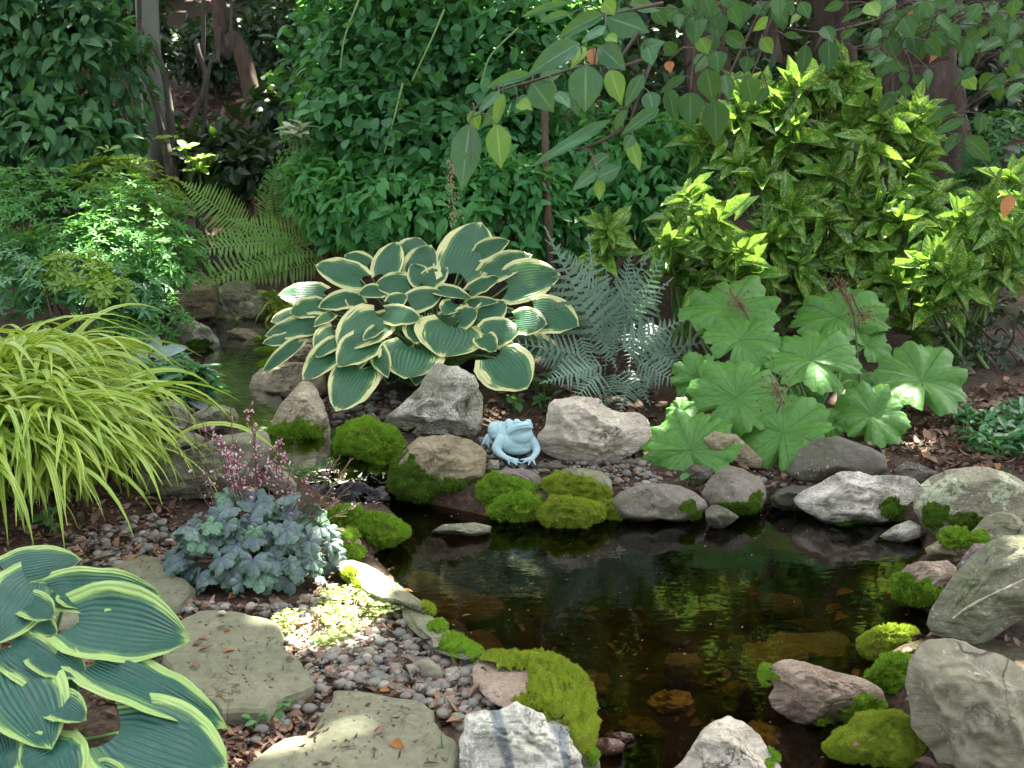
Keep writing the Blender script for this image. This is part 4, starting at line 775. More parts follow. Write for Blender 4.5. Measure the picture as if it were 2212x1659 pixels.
# ------------------------------------------------------------------ blue hosta in front
FL = [(20, 430, 470, 325, 250), (330, 555, 980, 530, 250), (490, 745, 1148, 800, 430), (190, 500, -90, 880, 330), (60, 900, 460, 1140, 260), (40, 1060, 310, 1500, 450), (590, 1010, 1395, 1340, 300), (735, 1440, 1400, 1640, 540), (290, 1525, 420, 1780, 350),
      (-20, 1400, 60, 1670, 220), (560, 1700, 800, 1760, 200), (190, 730, 340, 800, 130), (420, 570, 500, 640, 140), (250, 940, 520, 1060, 210), (330, 1540, 130, 1640, 260), (330, 1250, 520, 1330, 190), (150, 620, 330, 700, 170)]
hosta('hosta', 'big blue green hosta with lime edged leaves in the bottom left corner', 'E2', FL, HF, (150, 1300), lambda x, y: 3.25-(y-1300)/300*.28, 23, 0, .05, (22, 18), (.08, .24), (.9, .6), .2, 1.22, base=at_depth([(60, 1520)], 3.3)[0]*[1, 1, 0]+[0, 0, .09], prise=-.06)
hosta('hosta', 'small plain green hosta among the ferns behind the variegated hosta', 'R5', [(540, 200, 380, 175, 60), (560, 230, 400, 250, 70), (480, 120, 370, 160, 60), (500, 260, 420, 320, 60), (600, 280, 560, 200, 70)], LM['nandina'], (520, 330), lambda x, y: 8.1, 31, 0, .05, (8, 6))
r_ = np.random.default_rng(5); dl = [(x, y, x+r_.normal()*40-10, y+r_.uniform(15, 60), r_.uniform(60, 95)) for x, y in zip(r_.uniform(1180, 1660, 30), r_.uniform(900, 1180, 30))]
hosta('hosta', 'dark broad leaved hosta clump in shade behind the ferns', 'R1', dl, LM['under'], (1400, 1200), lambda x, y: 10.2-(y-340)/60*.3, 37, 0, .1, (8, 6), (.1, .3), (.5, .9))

# ------------------------------------------------------------------ umbrella plant
def umbrella_leaf(c, n, up, a, seed):
    r = np.random.default_rng(seed); nt_, nr = 120, 9; th = np.linspace(0, 2*np.pi, nt_, endpoint=False); lob = 9
    ph = r.random()*6.28; d = (th*lob/(2*np.pi)+.18*np.sin(th*3+ph)) % 1.0; lo = 1-.17*(np.abs(d-.5)*2)**3.6
    notch = 1-.5*np.exp(-((th-math.pi*1.5)/.14)**2)
    rad = lo*(1+.025*np.sin(th*lob*3+ph)+.012*np.sin(th*lob*4+1)+.05*np.sin(th*2+ph)+.008*r.normal(size=nt_))*notch
    s = norm(np.cross(up, n)); t = np.cross(n, s); V, A = [c-n*a*.12], [(0, 0, r.random())]; tone = A[0][2]; q1, q2 = r.random()*6.28, r.random()*6.28
    for k in range(1, nr+1):
        f = k/nr; rr = f*rad*a; z = a*(-.12+.24*f-.16*f**3)+a*.13*f*np.sin(2*th+q1)+a*.075*f**2*np.sin(th*lob+q2)+.05*a*f*np.sin(th*5+q2)-a*.07*f**3-a*.09*f**4*(d > .0)*np.abs(d-.5)
        V += list(c+s*(rr*np.cos(th))[:, None]+t*(rr*np.sin(th))[:, None]+n*z[:, None]); A += list(np.stack([d*2-1, np.full(nt_, f), np.full(nt_, tone)], 1))
    j = np.arange(nt_); F3 = np.stack([np.zeros(nt_, int), 1+j, 1+(j+1) % nt_], 1)
    F4 = np.vstack([np.stack([1+k*nt_+j, 1+(k+1)*nt_+j, 1+(k+1)*nt_+(j+1) % nt_, 1+k*nt_+(j+1) % nt_], 1) for k in range(nr-1)])
    mb = MB(); mb.add(np.array(V), F4, np.array(A)); mb.add(np.array(V)[:nt_+1], F3, np.array(A)[:nt_+1]); return mb
def umb_mat():
    t = NT('umbrella_plant_leaf'); u, v, r = t.luv(); au = t.math('ABSOLUTE', u)
    p = t.pos(); n = t.noise(p, 7, 4); fine = t.noise(p, 40, 3)
    col = t.mix(n, (.05, .17, .022), (.105, .28, .04)); col = t.mix(t.math('MULTIPLY', r, .35), col, (.13, .31, .06))
    wv = t.math('MULTIPLY', t.math('SUBTRACT', 1.12, v), .09); vein = t.math('LESS_THAN', au, wv)
    side = t.math('LESS_THAN', t.math('ABSOLUTE', t.math('SUBTRACT', t.math('FRACT', t.math('ADD', t.math('MULTIPLY', v, 4), t.math('MULTIPLY', au, -1.3))), .5)), .06)
    vv = t.math('MAXIMUM', vein, t.math('MULTIPLY', side, .5)); col = t.mix(t.math('MULTIPLY', vv, .7), col, (.02, .08, .02))
    spot = t.ramp(t.noise(p, 16, 2), (.74, 0.0), (.76, 1.0)); col = t.mix(t.math('MULTIPLY', spot, .6), col, (.25, .2, .06))
    b = t.bump(t.math('SUBTRACT', t.math('MULTIPLY', fine, .6), t.math('MULTIPLY', vv, 1.4)), .8, .01)
    return t.pbr(col, .42, b, .4, .25, t.mix(.5, col, (.25, .45, .06)))
LM['umb'] = umb_mat()
ub = hit([px('E1', [(800, 1160)])[0]])[0]; ub = at_depth([px('E1', [(850, 1180)])[0]], 6.35)[0]; ub[2] = TF(ub[None])[0]
ut = thing('umbrella_plant', 'umbrella plant with broad scalloped green leaves on the pond bank', 'plant', ub)
st = MB()
UL = [(430, 330, 262, 160, 6.6), (500, 520, 205, 150, 6.35), (1090, 375, 255, 150, 6.75), (930, 640, 250, 172, 6.2), (1600, 760, 262, 188, 6.35), (465, 870, 260, 212, 6.0), (750, 1085, 256, 205, 5.8), (1300, 985, 198, 172, 6.1), (185, 1190, 262, 222, 5.75), (240, 770, 150, 170, 6.25), (860, 870, 125, 80, 6.4),
      (1265, 560, 130, 88, 6.6), (700, 1290, 95, 60, 5.85), (1050, 1040, 82, 98, 6.15), (1200, 770, 125, 70, 6.5), (700, 590, 115, 90, 6.6), (1320, 1125, 140, 45, 6.25), (620, 700, 120, 100, 6.5), (130, 960, 90, 60, 6.0)]
for q, (x, y, a, b, d) in enumerate(UL):
    d += .08; c = at_depth([px('E1', [(x, y)])[0]], d)[0]; v = TOCAM(c); ct = min(.97, b/a); stt = math.sqrt(1-ct*ct)
    side = rng.normal()*.18+(x-850)/2600; perp = norm(np.array([0, 0, 1])-v*v[2]+RIGHT*side); n = norm(v*ct+perp*stt)
    umbrella_leaf(c, n, np.array([0, 0, 1])+RIGHT*rng.normal()*.9, a*.3566*d/F*1.14, 60+q).build('leaf', LM['umb'], ut)
    petiole(st, ub+np.array([rng.normal()*.12, rng.normal()*.06, 0]), c-n*.05, .008, .006, rise=.15)
st.build('stalks', M['green_stem'], ut)
for pts, d in (([(600, 600), (570, 470), (530, 380), (430, 250)], 6.55), ([(1215, 800), (1200, 600), (1170, 350), (1050, 170)], 6.5), ([(700, 1010), (740, 900), (700, 820)], 5.95), ([(1170, 260), (1200, 340), (1245, 420)], 6.52)):
    mb = MB(); P = at_depth(px('E1', pts), d); C = curve(P, 16); tube(mb, C, np.linspace(.006, .003, 16), 6); fs = mb.build('flower_stalk', M['purple_stem'], ut)
    mb = MB(); V0, F0 = ico(1)
    for q in range(34):
        e = C[-1]*.75+C[10]*.25+rng.normal(size=3)*[.055, .04, .055]; e = np.where(rng.random() < .75, e, C[rng.integers(6, 16)]+rng.normal(size=3)*.02); mb.add(e+V0*rng.uniform(.004, .0075), F0)
        tube(mb, [C[rng.integers(9, 15)], e], .0012, 4)
    mb.build('dried_buds', plain('brown_bud', (.14, .05, .035), (.22, .1, .06)) if 'bb' not in M else M['bb'], fs)

# ------------------------------------------------------------------ gold dust laurel
def auc_mat():
    t = NT('gold_dusted_leaf'); u, v, r = t.luv(); au = t.math('ABSOLUTE', u)
    co = t.comb(t.math('MULTIPLY', u, 1.0), t.math('MULTIPLY', v, 2.6), t.math('MULTIPLY', r, 61))
    sp = t.noise(co, 8.5, 2, .6); dens = t.noise(co, 1.6, 1)
    mask = t.ramp(t.math('ADD', sp, t.math('MULTIPLY', t.math('SUBTRACT', dens, .5), .5)), (.56, 0.0), (.6, 1.0))
    col = t.mix(r, (.04, .15, .022), (.115, .3, .03)); col = t.mix(t.math('MULTIPLY', mask, .85), col, t.mix(r, (.42, .48, .12), (.6, .6, .16)))
    mid = t.math('LESS_THAN', au, .05); h = t.math('ADD', t.math('SINE', t.math('ADD', t.math('MULTIPLY', v, 44), t.math('MULTIPLY', au, -9))), t.math('MULTIPLY', mid, -4))
    return t.pbr(col, .27, t.bump(h, .22, .004), .55, .2, t.mix(.5, col, (.3, .46, .05)))
LM['auc'] = auc_mat()
AT = [leaf_tpl(LANCE, 14, 4, dr, .25, 0, .1, .03, q, 7, tw) for q, (dr, tw) in enumerate(((.0, 0), (.15, .2), (-.08, -.2), (.3, .1)))]
def aucuba(name, label, crop_pts, depthf, L, seed, group=None, per=7, fill=150, fillbox=None):
    r = np.random.default_rng(seed); mb = MB(); P = []
    for x, y in crop_pts:
        c = at_depth([(x, y)], depthf(x, y)+r.normal()*.08)[0]; P.append(c); a = norm(TOCAM(c)*.65+np.array([0, 0, .7])+r.normal(size=3)*.35); s = norm(np.cross(a, r.normal(size=3))); t_ = np.cross(a, s)
        for ring, m in ((0, 3), (1, per), (2, 4)):
            an = np.arange(m)*6.283/m+r.random(m)*.6+ring; lift = (1.2, .5, -.12)[ring]+r.normal(size=m)*.2; l = L*(.6, 1, 1.05)[ring]*(.75+.45*r.random(m))
            f = np.cos(an)[:, None]*s+np.sin(an)[:, None]*t_+a*lift[:, None]-np.array([0, 0, .12]); u = np.broadcast_to(a, f.shape)+.25*rnd_dirs(m, r)
            scatter(mb, AT[r.integers(0, 4)], np.broadcast_to(c-a*.03*ring, f.shape), f, u, l, l*r.uniform(.29, .38, m), r.random(m)*.75+(.25 if ring == 0 else 0))
    if fillbox:
        q = sample_px(fillbox, fill, r); d = np.array([depthf(*k) for k in q])+r.uniform(.1, .6, fill); C = at_depth(q, d); f = rnd_dirs(fill, r)+np.array([0, -.2, -.2]); l = L*(.7+.5*r.random(fill))
        scatter(mb, AT[1], C, f, TOCAM(C)*.5+np.array([0, 0, .7]), l, l*.36, r.random(fill)*.5)
    P = np.array(P); c = np.array([P[:, 0].mean(), P[:, 1].mean()+.15, 0]); c[2] = TF(c[None])[0]; t = thing(name, label, 'shrub', c, group); mb.build('foliage', LM['auc'], t)
    mb = MB()
    for p in P: tube(mb, curve([c+np.array([r.normal()*.15, r.normal()*.1, -.05]), (c+p)/2+np.array([r.normal()*.05, .1, .0]), p], 8), np.linspace(.014, .006, 8), 6)
    mb.build('stems', M['green_stem'], t); return t
A1 = list(px('C3', [(500, 700), (720, 700), (620, 1080), (1000, 830), (1150, 1180), (1270, 900), (1350, 760), (870, 1240), (1120, 560), (960, 480), (1450, 1320), (1210, 1420), (280, 850), (480, 1000), (1500, 770), (1560, 960), (1620, 1240), (1480, 1060), (700, 1480), (1400, 1600), (850, 1600), (1300, 640), (800, 830), (950, 960), (1050, 1060), (760, 940), (1400, 1180), (1000, 1330), (1300, 1290), (620, 880), (1150, 760), (830, 560), (1130, 420), (640, 620), (1560, 700), (900, 680)]))
A1 += list(px('E1', [(900, 250), (1230, 130), (560, 130), (1380, 330), (1550, 480), (1100, 60), (1450, 200)]))
_r = np.random.default_rng(9); A1 += list(sample_px([(1590, 190), (1900, 170), (2040, 380), (2060, 620), (1560, 640), (1500, 420)], 22, _r))
aucuba('spotted_laurel', 'tall gold speckled laurel shrub behind the umbrella plant', A1, lambda x, y: 7.9-(y-250)/400*.35, .25, 41, fill=110, fillbox=[(1560, 180), (1950, 180), (2060, 420), (2040, 640), (1500, 640), (1480, 420)])
A2 = list(px('C3', [(180, 1190), (110, 1360), (340, 1350), (420, 1560), (230, 1610), (60, 1480), (-310, 1400), (-330, 1530), (520, 1650), (300, 1480)]))+list(px('E1', [(100, 90), (260, 170), (480, 30)]))
aucuba('spotted_laurel', 'lower gold speckled laurel leaning left towards the silvery fern', A2, lambda x, y: 7.35, .22, 42, fill=30, fillbox=[(1440, 430), (1600, 480), (1600, 620), (1450, 600)])
A3 = list(px('C3', [(1850, 1330), (2000, 1250), (2130, 1080), (2150, 1400), (1780, 1530), (1700, 1650), (2100, 1600), (1950, 1480), (2200, 1240), (1900, 1640)]))+list(px('E1', [(1700, 330), (1800, 170), (1980, 120), (1650, 80), (2150, 60)]))
aucuba('spotted_laurel', 'gold speckled laurel at the right edge of the picture', A3, lambda x, y: 7.3-(y-450)/300*.2, .23, 43, fill=40, fillbox=[(1980, 440), (2212, 380), (2212, 600), (2010, 640)])

# ------------------------------------------------------------------ ferns
def frond_tpl(npin, npl, prof, sub, tiltp=.25, arch=.35):
    V, Fq, A = [], [], []
    def quad(a, b, c, d, uv):
        k = len(V); V.extend([a, b, c, d]); A.extend([uv]*4); Fq.append((k, k+1, k+2, k+3))
    Z = lambda y: -arch*y*y
    for q in range(npin):
        y = .12+.88*q/npin; ln = rng.uniform(.86, 1.1)*np.interp(q/(npin-1), np.linspace(0, 1, len(prof)), prof); sp = .88/npin
        for sg in (-1, 1):
            ta = tiltp+rng.normal()*.08; d = np.array([sg*math.cos(ta), math.sin(ta), -.18+rng.normal()*.12]); b = np.array([0, y+(.35*sp if sg > 0 else 0), Z(y)]); pr = np.array([-sg*d[1], sg*d[0], 0])*1.0; pr = np.array([-d[1], d[0], 0])*sg
            if sub == 0:
                wd = sp*.33; mpt = b+d*ln*.45; quad(b-pr*wd*.8, mpt-pr*wd, b+d*ln-np.array([0, 0, .05*ln]), mpt+pr*wd, (0.5, .5))
                quad(b-pr*wd*.8, mpt+pr*wd, mpt+pr*wd*.99, b+pr*wd*.8, (.5, .5))
            else:
                for s in range(sub):
                    f = (s+.3)/sub; pl = min(ln*.15, sp*.42)*(1-f)**.6+.004; wd = ln/sub*.5
                    for s2 in (-1, 1):
                        o = b+d*ln*f; o = o-np.array([0, 0, .1*ln*f*f]); e = pr*s2+d*.45; e /= np.linalg.norm(e); quad(o-d*wd*.7, o+e*pl*.6-d*wd, o+e*pl, o+e*pl*.6+d*wd*.8, (.5, .5))
                wl = sp*.21; hm = b+d*ln*.4-np.array([0, 0, .016*ln]); te = b+d*ln-np.array([0, 0, .1*ln]); quad(b-pr*wl, hm-pr*wl, te, hm+pr*wl, (.5, .5)); quad(b-pr*wl, hm+pr*wl, hm+pr*wl*.98, b+pr*wl, (.5, .5))
    ys = np.linspace(0, 1, 9)
    for a, b in zip(ys[:-1], ys[1:]): quad((-.006, a, Z(a)+.002), (.006, a, Z(a)+.002), (.004, b, Z(b)+.002), (-.004, b, Z(b)+.002), (0, 0))
    return np.array(V, float), np.array(Fq), np.array(A)
FT = [frond_tpl(24, 0, [.1, .17, .2, .2, .17, .12, .06, .015], 0, .22, a) for a in (.15, .35, .5)]
PT = [frond_tpl(13, 0, [.3, .3, .27, .22, .16, .1, .05, .012], 7, .35, a) for a in (.25, .45, .1)]
def fern(name, label, crop, fr, tpl, mat, depth, stem, basepx=None, dd=.25, k=(.6, .7), wid=1.0, cat='fern', base=None):
    c = hit([px(crop, [basepx])[0]])[0] if base is None else base; t = thing(name, label, cat, c); mb = MB(); sm = MB()
    for q, (bx, by, tx, ty) in enumerate(fr):
        d0 = depth if not callable(depth) else depth(by); B_, P_ = px(crop, [(bx, by), (tx, ty)]); d0 += rng.normal()*.13; b = at_depth([B_], d0)[0]; p = at_depth([P_], d0-dd*rng.uniform(.2, 1.2))[0]; L = np.linalg.norm(p-b)
        u = norm(TOCAM(b)*k[0]+np.array([0, 0, k[1]])+.45*rnd_dirs(1)[0]); tp = tpl[q % len(tpl)] if isinstance(tpl, list) else tpl
        scatter(mb, tp, [b], [p-b+u*L*.2], u, [L*1.08], [L*wid*1.08]); tube(sm, curve([c+rng.normal(size=3)*[.04, .04, 0], (c+b)/2+[0, .03, .05], b], 6), .003, 5)
    mb.build('fronds', mat, t); sm.build('stalks', stem, t); return t
fern('fern', 'pair of tall arching ferns beyond the head of the stream', 'R1', [(1640, 1520, 1190, 1200), (1700, 1480, 1730, 1090), (1740, 1500, 1880, 1180)], FT, LM['fern'], 8.9, M['green_stem'], (1680, 1560), .3, (.9, .3), 1.6)
fern('fern', 'low bright fern spilling towards the boulders by the stream head', 'R1', [(1900, 1560, 1240, 1640), (1950, 1540, 1330, 1520), (2000, 1560, 1230, 1760), (2050, 1560, 1500, 1420), (2080, 1600, 1400, 1720), (2120, 1580, 1880, 1370), (2150, 1650, 1600, 1800)], FT, LM['fern'], 8.3, M['green_stem'], (2080, 1760), .3, (.8, .5), 1.0)
fern('fern', 'blue green upright fern just behind the variegated hosta', 'B', [(420, 1620, 520, 1320), (330, 1640, 300, 1300), (380, 1640, 400, 1290), (450, 1640, 180, 1420), (300, 1640, 160, 1500)], FT, LM['nandina'], 7.9, M['green_stem'], (380, 1760), .2, (.9, .3), 1.4)
pf = [(0, 760, -230, 560)]
PFR = [(1300, 740, 1190, 520), (1290, 760, 1280, 540), (1310, 720, 1400, 560), (1330, 730, 1440, 610), (1280, 720, 1170, 590), (1330, 760, 1480, 690), (1340, 770, 1520, 740), (1270, 770, 1125, 740), (1290, 790, 1170, 830), (1310, 790, 1200, 800), (1330, 800, 1300, 880), (1350, 790, 1400, 880), (1370, 780, 1470, 830), (1320, 760, 1340, 640), (1250, 690, 1150, 680), (1380, 740, 1460, 770), (1300, 700, 1320, 600), (1260, 780, 1140, 780), (1350, 700, 1430, 560), (1290, 660, 1230, 530), (1340, 660, 1370, 540), (1300, 800, 1240, 860), (1330, 690, 1300, 790), (1290, 700, 1330, 800), (1370, 700, 1360, 790), (1250, 720, 1280, 810), (1400, 690, 1420, 780), (1420, 800, 1390, 850), (1400, 760, 1500, 790), (1320, 690, 1260, 620), (1360, 820, 1340, 890)]
fern('painted_fern', 'silvery grey green painted fern between hosta and umbrella plant', 'D', PFR, PT, LM['pfern'], lambda y: 6.95-(y-650)/250*.45, M['purple_stem'], (1310, 850), .25, (.95, .35), 1.05)

# ------------------------------------------------------------------ golden forest grass
def grass_mat():
    t = NT('golden_grass_blade'); u, v, r = t.luv(); s = t.math('SINE', t.math('ADD', t.math('MULTIPLY', u, 7), t.math('MULTIPLY', r, 40)))
    col = t.mix(t.ramp(s, (.45, 0.0), (.62, 1.0)), t.mix(r, (.34, .48, .05), (.5, .6, .12)), (.1, .27, .035)); return t.pbr(col, .4, None, .5, .35, t.mix(.5, col, (.45, .55, .05)))
def grass_clump(label, roots, n, L, seed, lean=(0.3, -.5)):
    r = np.random.default_rng(seed); mb = MB(); nv = 12; c = np.mean(roots, 0); c[2] = TF(c[None])[0]
    for q in range(n):
        rt = np.array(roots[r.integers(0, len(roots))])+np.array([r.normal()*.1, r.normal()*.08, 0]); rt[2] = TF(rt[None])[0]; an = r.uniform(0, 6.283); h = norm(np.array([math.cos(an), math.sin(an), 0])+np.array([lean[0], lean[1], 0])); l = L*r.uniform(.6, 1.12)
        e0 = r.uniform(.9, 1.5); e1 = r.uniform(-1.55, -.7); e = e0+(e1-e0)*np.linspace(0, 1, nv+1)**1.15; ds = l/nv; yaw = r.normal()*.35*np.linspace(0, 1, nv+1); hs = np.stack([h[0]*np.cos(yaw)-h[1]*np.sin(yaw), h[0]*np.sin(yaw)+h[1]*np.cos(yaw), yaw*0], 1)
        D = hs*np.cos(e)[:, None]+np.array([0, 0, 1])*np.sin(e)[:, None]; C = rt+np.vstack([[0, 0, 0], np.cumsum(D[:-1]*ds, 0)]); g = TF(C)+.01; C[:, 2] = np.maximum(C[:, 2], g)
        v = np.linspace(0, 1, nv+1); w = .0145*r.uniform(.7, 1.25)*np.interp(v, [0, .2, .5, .8, 1], [.5, .85, 1, .6, .03]); S = norm(np.cross(D, np.array([0, 0, 1])+.4*r.normal(size=3)))
        N_ = np.cross(S, D); V = np.stack([C-S*w[:, None]+N_*w[:, None]*.4, C, C+S*w[:, None]+N_*w[:, None]*.4], 1).reshape(-1, 3); i = np.arange(nv)*3
        Fq = np.vstack([np.stack([i, i+1, i+4, i+3], 1), np.stack([i+1, i+2, i+5, i+4], 1)]); rr = r.random(); A = np.stack([np.tile([-1, 0, 1], nv+1), np.repeat(v, 3), np.full(3*(nv+1), rr)], 1); mb.add(V, Fq, A)
    t = thing('forest_grass', label, 'ornamental grass', c); mb.build('blades', GM, t); return t
GM = grass_mat()
ga = at_depth([(-25, 900)], 5.6)[0]; gb = at_depth([(-60, 1000)], 5.2)[0]
gc, gd, ge = hit([(60, 1050), (-60, 1075), (150, 1020)], False)
grass_clump('golden striped forest grass mound arching over the left bank', [ga, ga+[.18, -.1, 0], ga+[-.2, .05, 0], gb, gb+[.2, .02, 0], gb+[-.25, 0, 0], ga+[.05, .25, 0], gb+[.1, -.22, 0], gc, gd, ge], 1900, .9, 71, (.0, -.8))
grass_clump('thin green grass tuft beside the leftmost hosta leaves', [hit([px('R4', [(1830, 420)])[0]])[0]], 50, .42, 72, (-.6, -.3))

# ------------------------------------------------------------------ silver blue coral bells with pink flowers
def heu_mat():
    t = NT('silver_veined_leaf'); u, v, r = t.luv(); au = t.math('ABSOLUTE', u); p = t.pos(); n = t.noise(p, 30, 4, .6)
    col = t.mix(n, (.055, .1, .095), (.15, .215, .205)); edge = t.ramp(v, (.78, 0.0), (.98, 1.0)); col = t.mix(t.math('MULTIPLY', edge, .75), col, (.07, .17, .07))
    col = t.mix(t.math('GREATER_THAN', r, .86), col, (.12, .26, .14))
    vein = t.math('LESS_THAN', au, t.math('MULTIPLY', t.math('SUBTRACT', 1.15, v), .1)); sid = t.math('LESS_THAN', t.math('ABSOLUTE', t.math('SUBTRACT', t.math('FRACT', t.math('ADD', t.math('MULTIPLY', v, 3.2), t.math('MULTIPLY', au, -1.2))), .5)), .09)
    cen = t.ramp(v, (.0, 1.0), (.38, 0.0)); vv = t.math('MAXIMUM', t.math('MAXIMUM', vein, t.math('MULTIPLY', sid, .6)), t.math('MULTIPLY', cen, .7)); col = t.mix(t.math('MULTIPLY', vv, .85), col, (.045, .035, .07))
    return t.pbr(col, .45, t.bump(t.math('SUBTRACT', t.math('MULTIPLY', n, .5), vv), .5, .004), .5, .15, t.mix(.5, col, (.3, .4, .15)))
HEU = heu_mat()
def palm_tpl(lob=7, nt_=56, nr=5, depth=.34, seed=0, gap=.42):
    r = np.random.default_rng(seed); th = np.linspace(-math.pi/2+gap, 1.5*math.pi-gap, nt_); fr = np.linspace(0, 1, nt_); d = (fr*lob) % 1.0; d[-1] = 1
    lo = (1-depth*(np.abs(d-.5)*2)**1.7)*np.interp(fr, [0, .2, .5, .8, 1], [.72, .9, 1.08, .9, .72])*(1+.05*np.sin(fr*lob*3*6.283)); V, A = [(0, 0, 0)], [(0, 0)]
    q = r.random()*6
    for k in range(1, nr+1):
        f = k/nr; V += list(np.stack([.5*f*lo*np.cos(th), .5*f*lo*np.sin(th), -.04*f+.02*f*np.cos((d-.5)*6.28)-.08*f**3+.06*f*np.sin(2*th+q)], 1)); A += list(np.stack([d*2-1, np.full(nt_, f)], 1))
    j = np.arange(nt_-1); Fq = np.vstack([np.stack([0*j, 0*j, 1+j, 2+j], 1)]+[np.stack([1+k*nt_+j, 1+(k+1)*nt_+j, 1+(k+1)*nt_+j+1, 1+k*nt_+j+1], 1) for k in range(nr-1)])
    return np.array(V, float), Fq, np.array(A, float)
def fix_center(tpl):                          # first ring as slim quads with a doubled centre point
    V, Fq, A = tpl; V2 = np.vstack([V, V[:1]+[0.001, 0, 0]]); Fq = Fq.copy(); m = Fq[:, 0] == Fq[:, 1]; Fq[m, 1] = len(V); Fq[m] = Fq[m][:, [0, 2, 3, 1]]; return V2, Fq, np.vstack([A, A[:1]])
HT = [fix_center(palm_tpl(5, depth=.3, seed=q)) for q in range(3)]
hb = hit([(530, 1285)])[0]; hc = hb+np.array([0, .22, 0]); hc[2] = TF(hc[None])[0]
ht = thing('coral_bells', 'silver blue veined coral bells with pink flower stalks on the near bank', 'plant', hc)
mb = MB(); sm = MB(); hd = (hc-CAM)@FWD; r = np.random.default_rng(81)
for q in range(150):
    d = rnd_dirs(1, r)[0]; d[2] = abs(d[2])*.95+.02; 
    if d[1] > .35: d[1] *= -1
    c = hc+d*np.array([.295, .26, .30])*r.uniform(.72, 1.12)+np.array([0, 0, .03]); n = norm(d*[.6, .6, .4]+np.array([0, -.35, .75])+.45*r.normal(size=3)); f = norm(np.cross(n, np.cross(d+np.array([0, 0, -.9]), n))); s = r.uniform(.07, .135)
    scatter(mb, HT[q % 3], [c], [f], n, [s], [s*1.05], [r.random()]); tube(sm, curve([hc+r.normal(size=3)*[.03, .03, 0], (hc+c)/2+[0, 0, .03], c], 5), .0018, 4)
mb.build('foliage', HEU, ht); sm.build('leaf_stalks', M['purple_stem'], ht)
FM = attr_mat('pink_flower', ((0.0, (.5, .14, .2)), (.35, (.68, .32, .4)), (.7, (.82, .58, .63)), (1.0, (.8, .68, .6))), .6, .3)
PK = [(905, 80, 1.0, 900), (640, 260, .8, 700), (720, 370, 1, 760), (680, 330, .9, 740), (800, 350, .8, 820), (760, 430, 1, 790), (1120, 330, 1, 1060), (1050, 420, .7, 1010), (575, 570, .7, 620), (960, 610, .6, 920), (1320, 620, .5, 1150), (940, 250, .9, 920), (935, 360, .7, 930), (790, 460, .9, 830), (820, 590, .4, 850), (1160, 420, .8, 1100), (1500, 470, .12, 1230), (1440, 380, .1, 1180), (1230, 340, .2, 1100), (1600, 560, .12, 1250), (1640, 480, .1, 1240), (1560, 450, .06, 1200), (1030, 740, .4, 960), (430, 60, .05, 560), (360, 380, .05, 520), (560, 220, .05, 640), (760, 110, .06, 780), (1190, 640, .3, 1060), (670, 650, .2, 700), (1690, 800, .06, 1280), (1660, 640, .08, 1260), (1450, 640, .1, 1180), (480, 420, .06, 580)]
V0, F0 = ico(1)
for q, (tx, ty, fl, bx) in enumerate(PK):
    d0 = hd-r.uniform(-.1, .16); top = at_depth([px('E6', [(tx, ty)])[0]], d0)[0]; bot = hc+np.array([(bx-850)*.00018, r.normal()*.04, .1]); C = curve([bot, bot*.5+top*.5+[(top[0]-bot[0])*.12, .0, .02], top], 18)
    mb = MB(); tube(mb, C, np.linspace(.0028, .0012, 18), 5); E = []
    for k in range(26):
        i = int(18-1-abs(r.normal())*4.2) if k > 1 else 17; i = max(9, i); e = C[i]+rnd_dirs(1, r)[0]*np.array([1, 1, .5])*(.006+.0028*(17-i))*r.uniform(.8, 2.2); tube(mb, [C[max(0, i-1)], e], .0008, 3); E.append(e)
    fs = mb.build('flower_stalk', M['purple_stem'], ht); mb = MB()
    for e in E:
        if r.random() < fl*.72:
            tone = r.random()
            for _ in range(2): mb.add(e+V0*[.0042, .0042, .0052]*r.uniform(.7, 1.2)+r.normal(size=3)*.004, F0, np.column_stack([np.zeros((len(V0), 2)), np.full(len(V0), np.clip(tone+r.normal()*.15, 0, 1))]))
    if mb.v: mb.build('blossoms', FM, fs)

# ------------------------------------------------------------------ low plants on the left bank
def clump(name, label, pts, tpl, L, W, mat, seed, n=7, depth=None, lift=.35, cat='plant', group=None, water=False, wl=0):
    """rosettes or sprigs standing on the ground at the given pixels"""
    r = np.random.default_rng(seed); mb = MB(); sm = MB(); G = []
    for x, y in pts:
        c = hit([(x, y)], water)[0] if depth is None else at_depth([(x, y)], depth)[0]; g = c.copy(); g[2] = TF(g[None])[0]; G.append(g); an = np.arange(n)*6.283/n+r.random(n); h = .25*L+.9*L*r.random(n) if depth is None else np.zeros(n)
        f = np.stack([np.cos(an), np.sin(an), lift+.35*r.normal(size=n)], 1); l = L*(.6+.6*r.random(n)); P = c+np.stack([h*0+r.normal(size=n)*L*.15, r.normal(size=n)*L*.15, h], 1)
        scatter(mb, tpl, P, f, np.array([0, -.2, 1])+.3*rnd_dirs(n, r), l, l*W/L, r.random(n))
        for p in P: tube(sm, [(g if depth is None else c+[0, .03, -.12])+r.normal(size=3)*[.01, .01, 0], p], .0022, 4)
    c = np.mean(G, 0); t = thing(name, label, cat, c, group); mb.build('foliage', mat, t); sm.build('stems', M['green_stem'], t); return t
SB = leaf_tpl(HOSTA, 10, 8, .12, .05, .2, .1, .04)
mb = MB(); t = thing('silver_leaf_plant', 'plant with big silvery heart leaves beside the golden grass', 'plant', hit([px('R4', [(900, 900)])[0]])[0]); sm = MB(); c0 = origin_of(t)
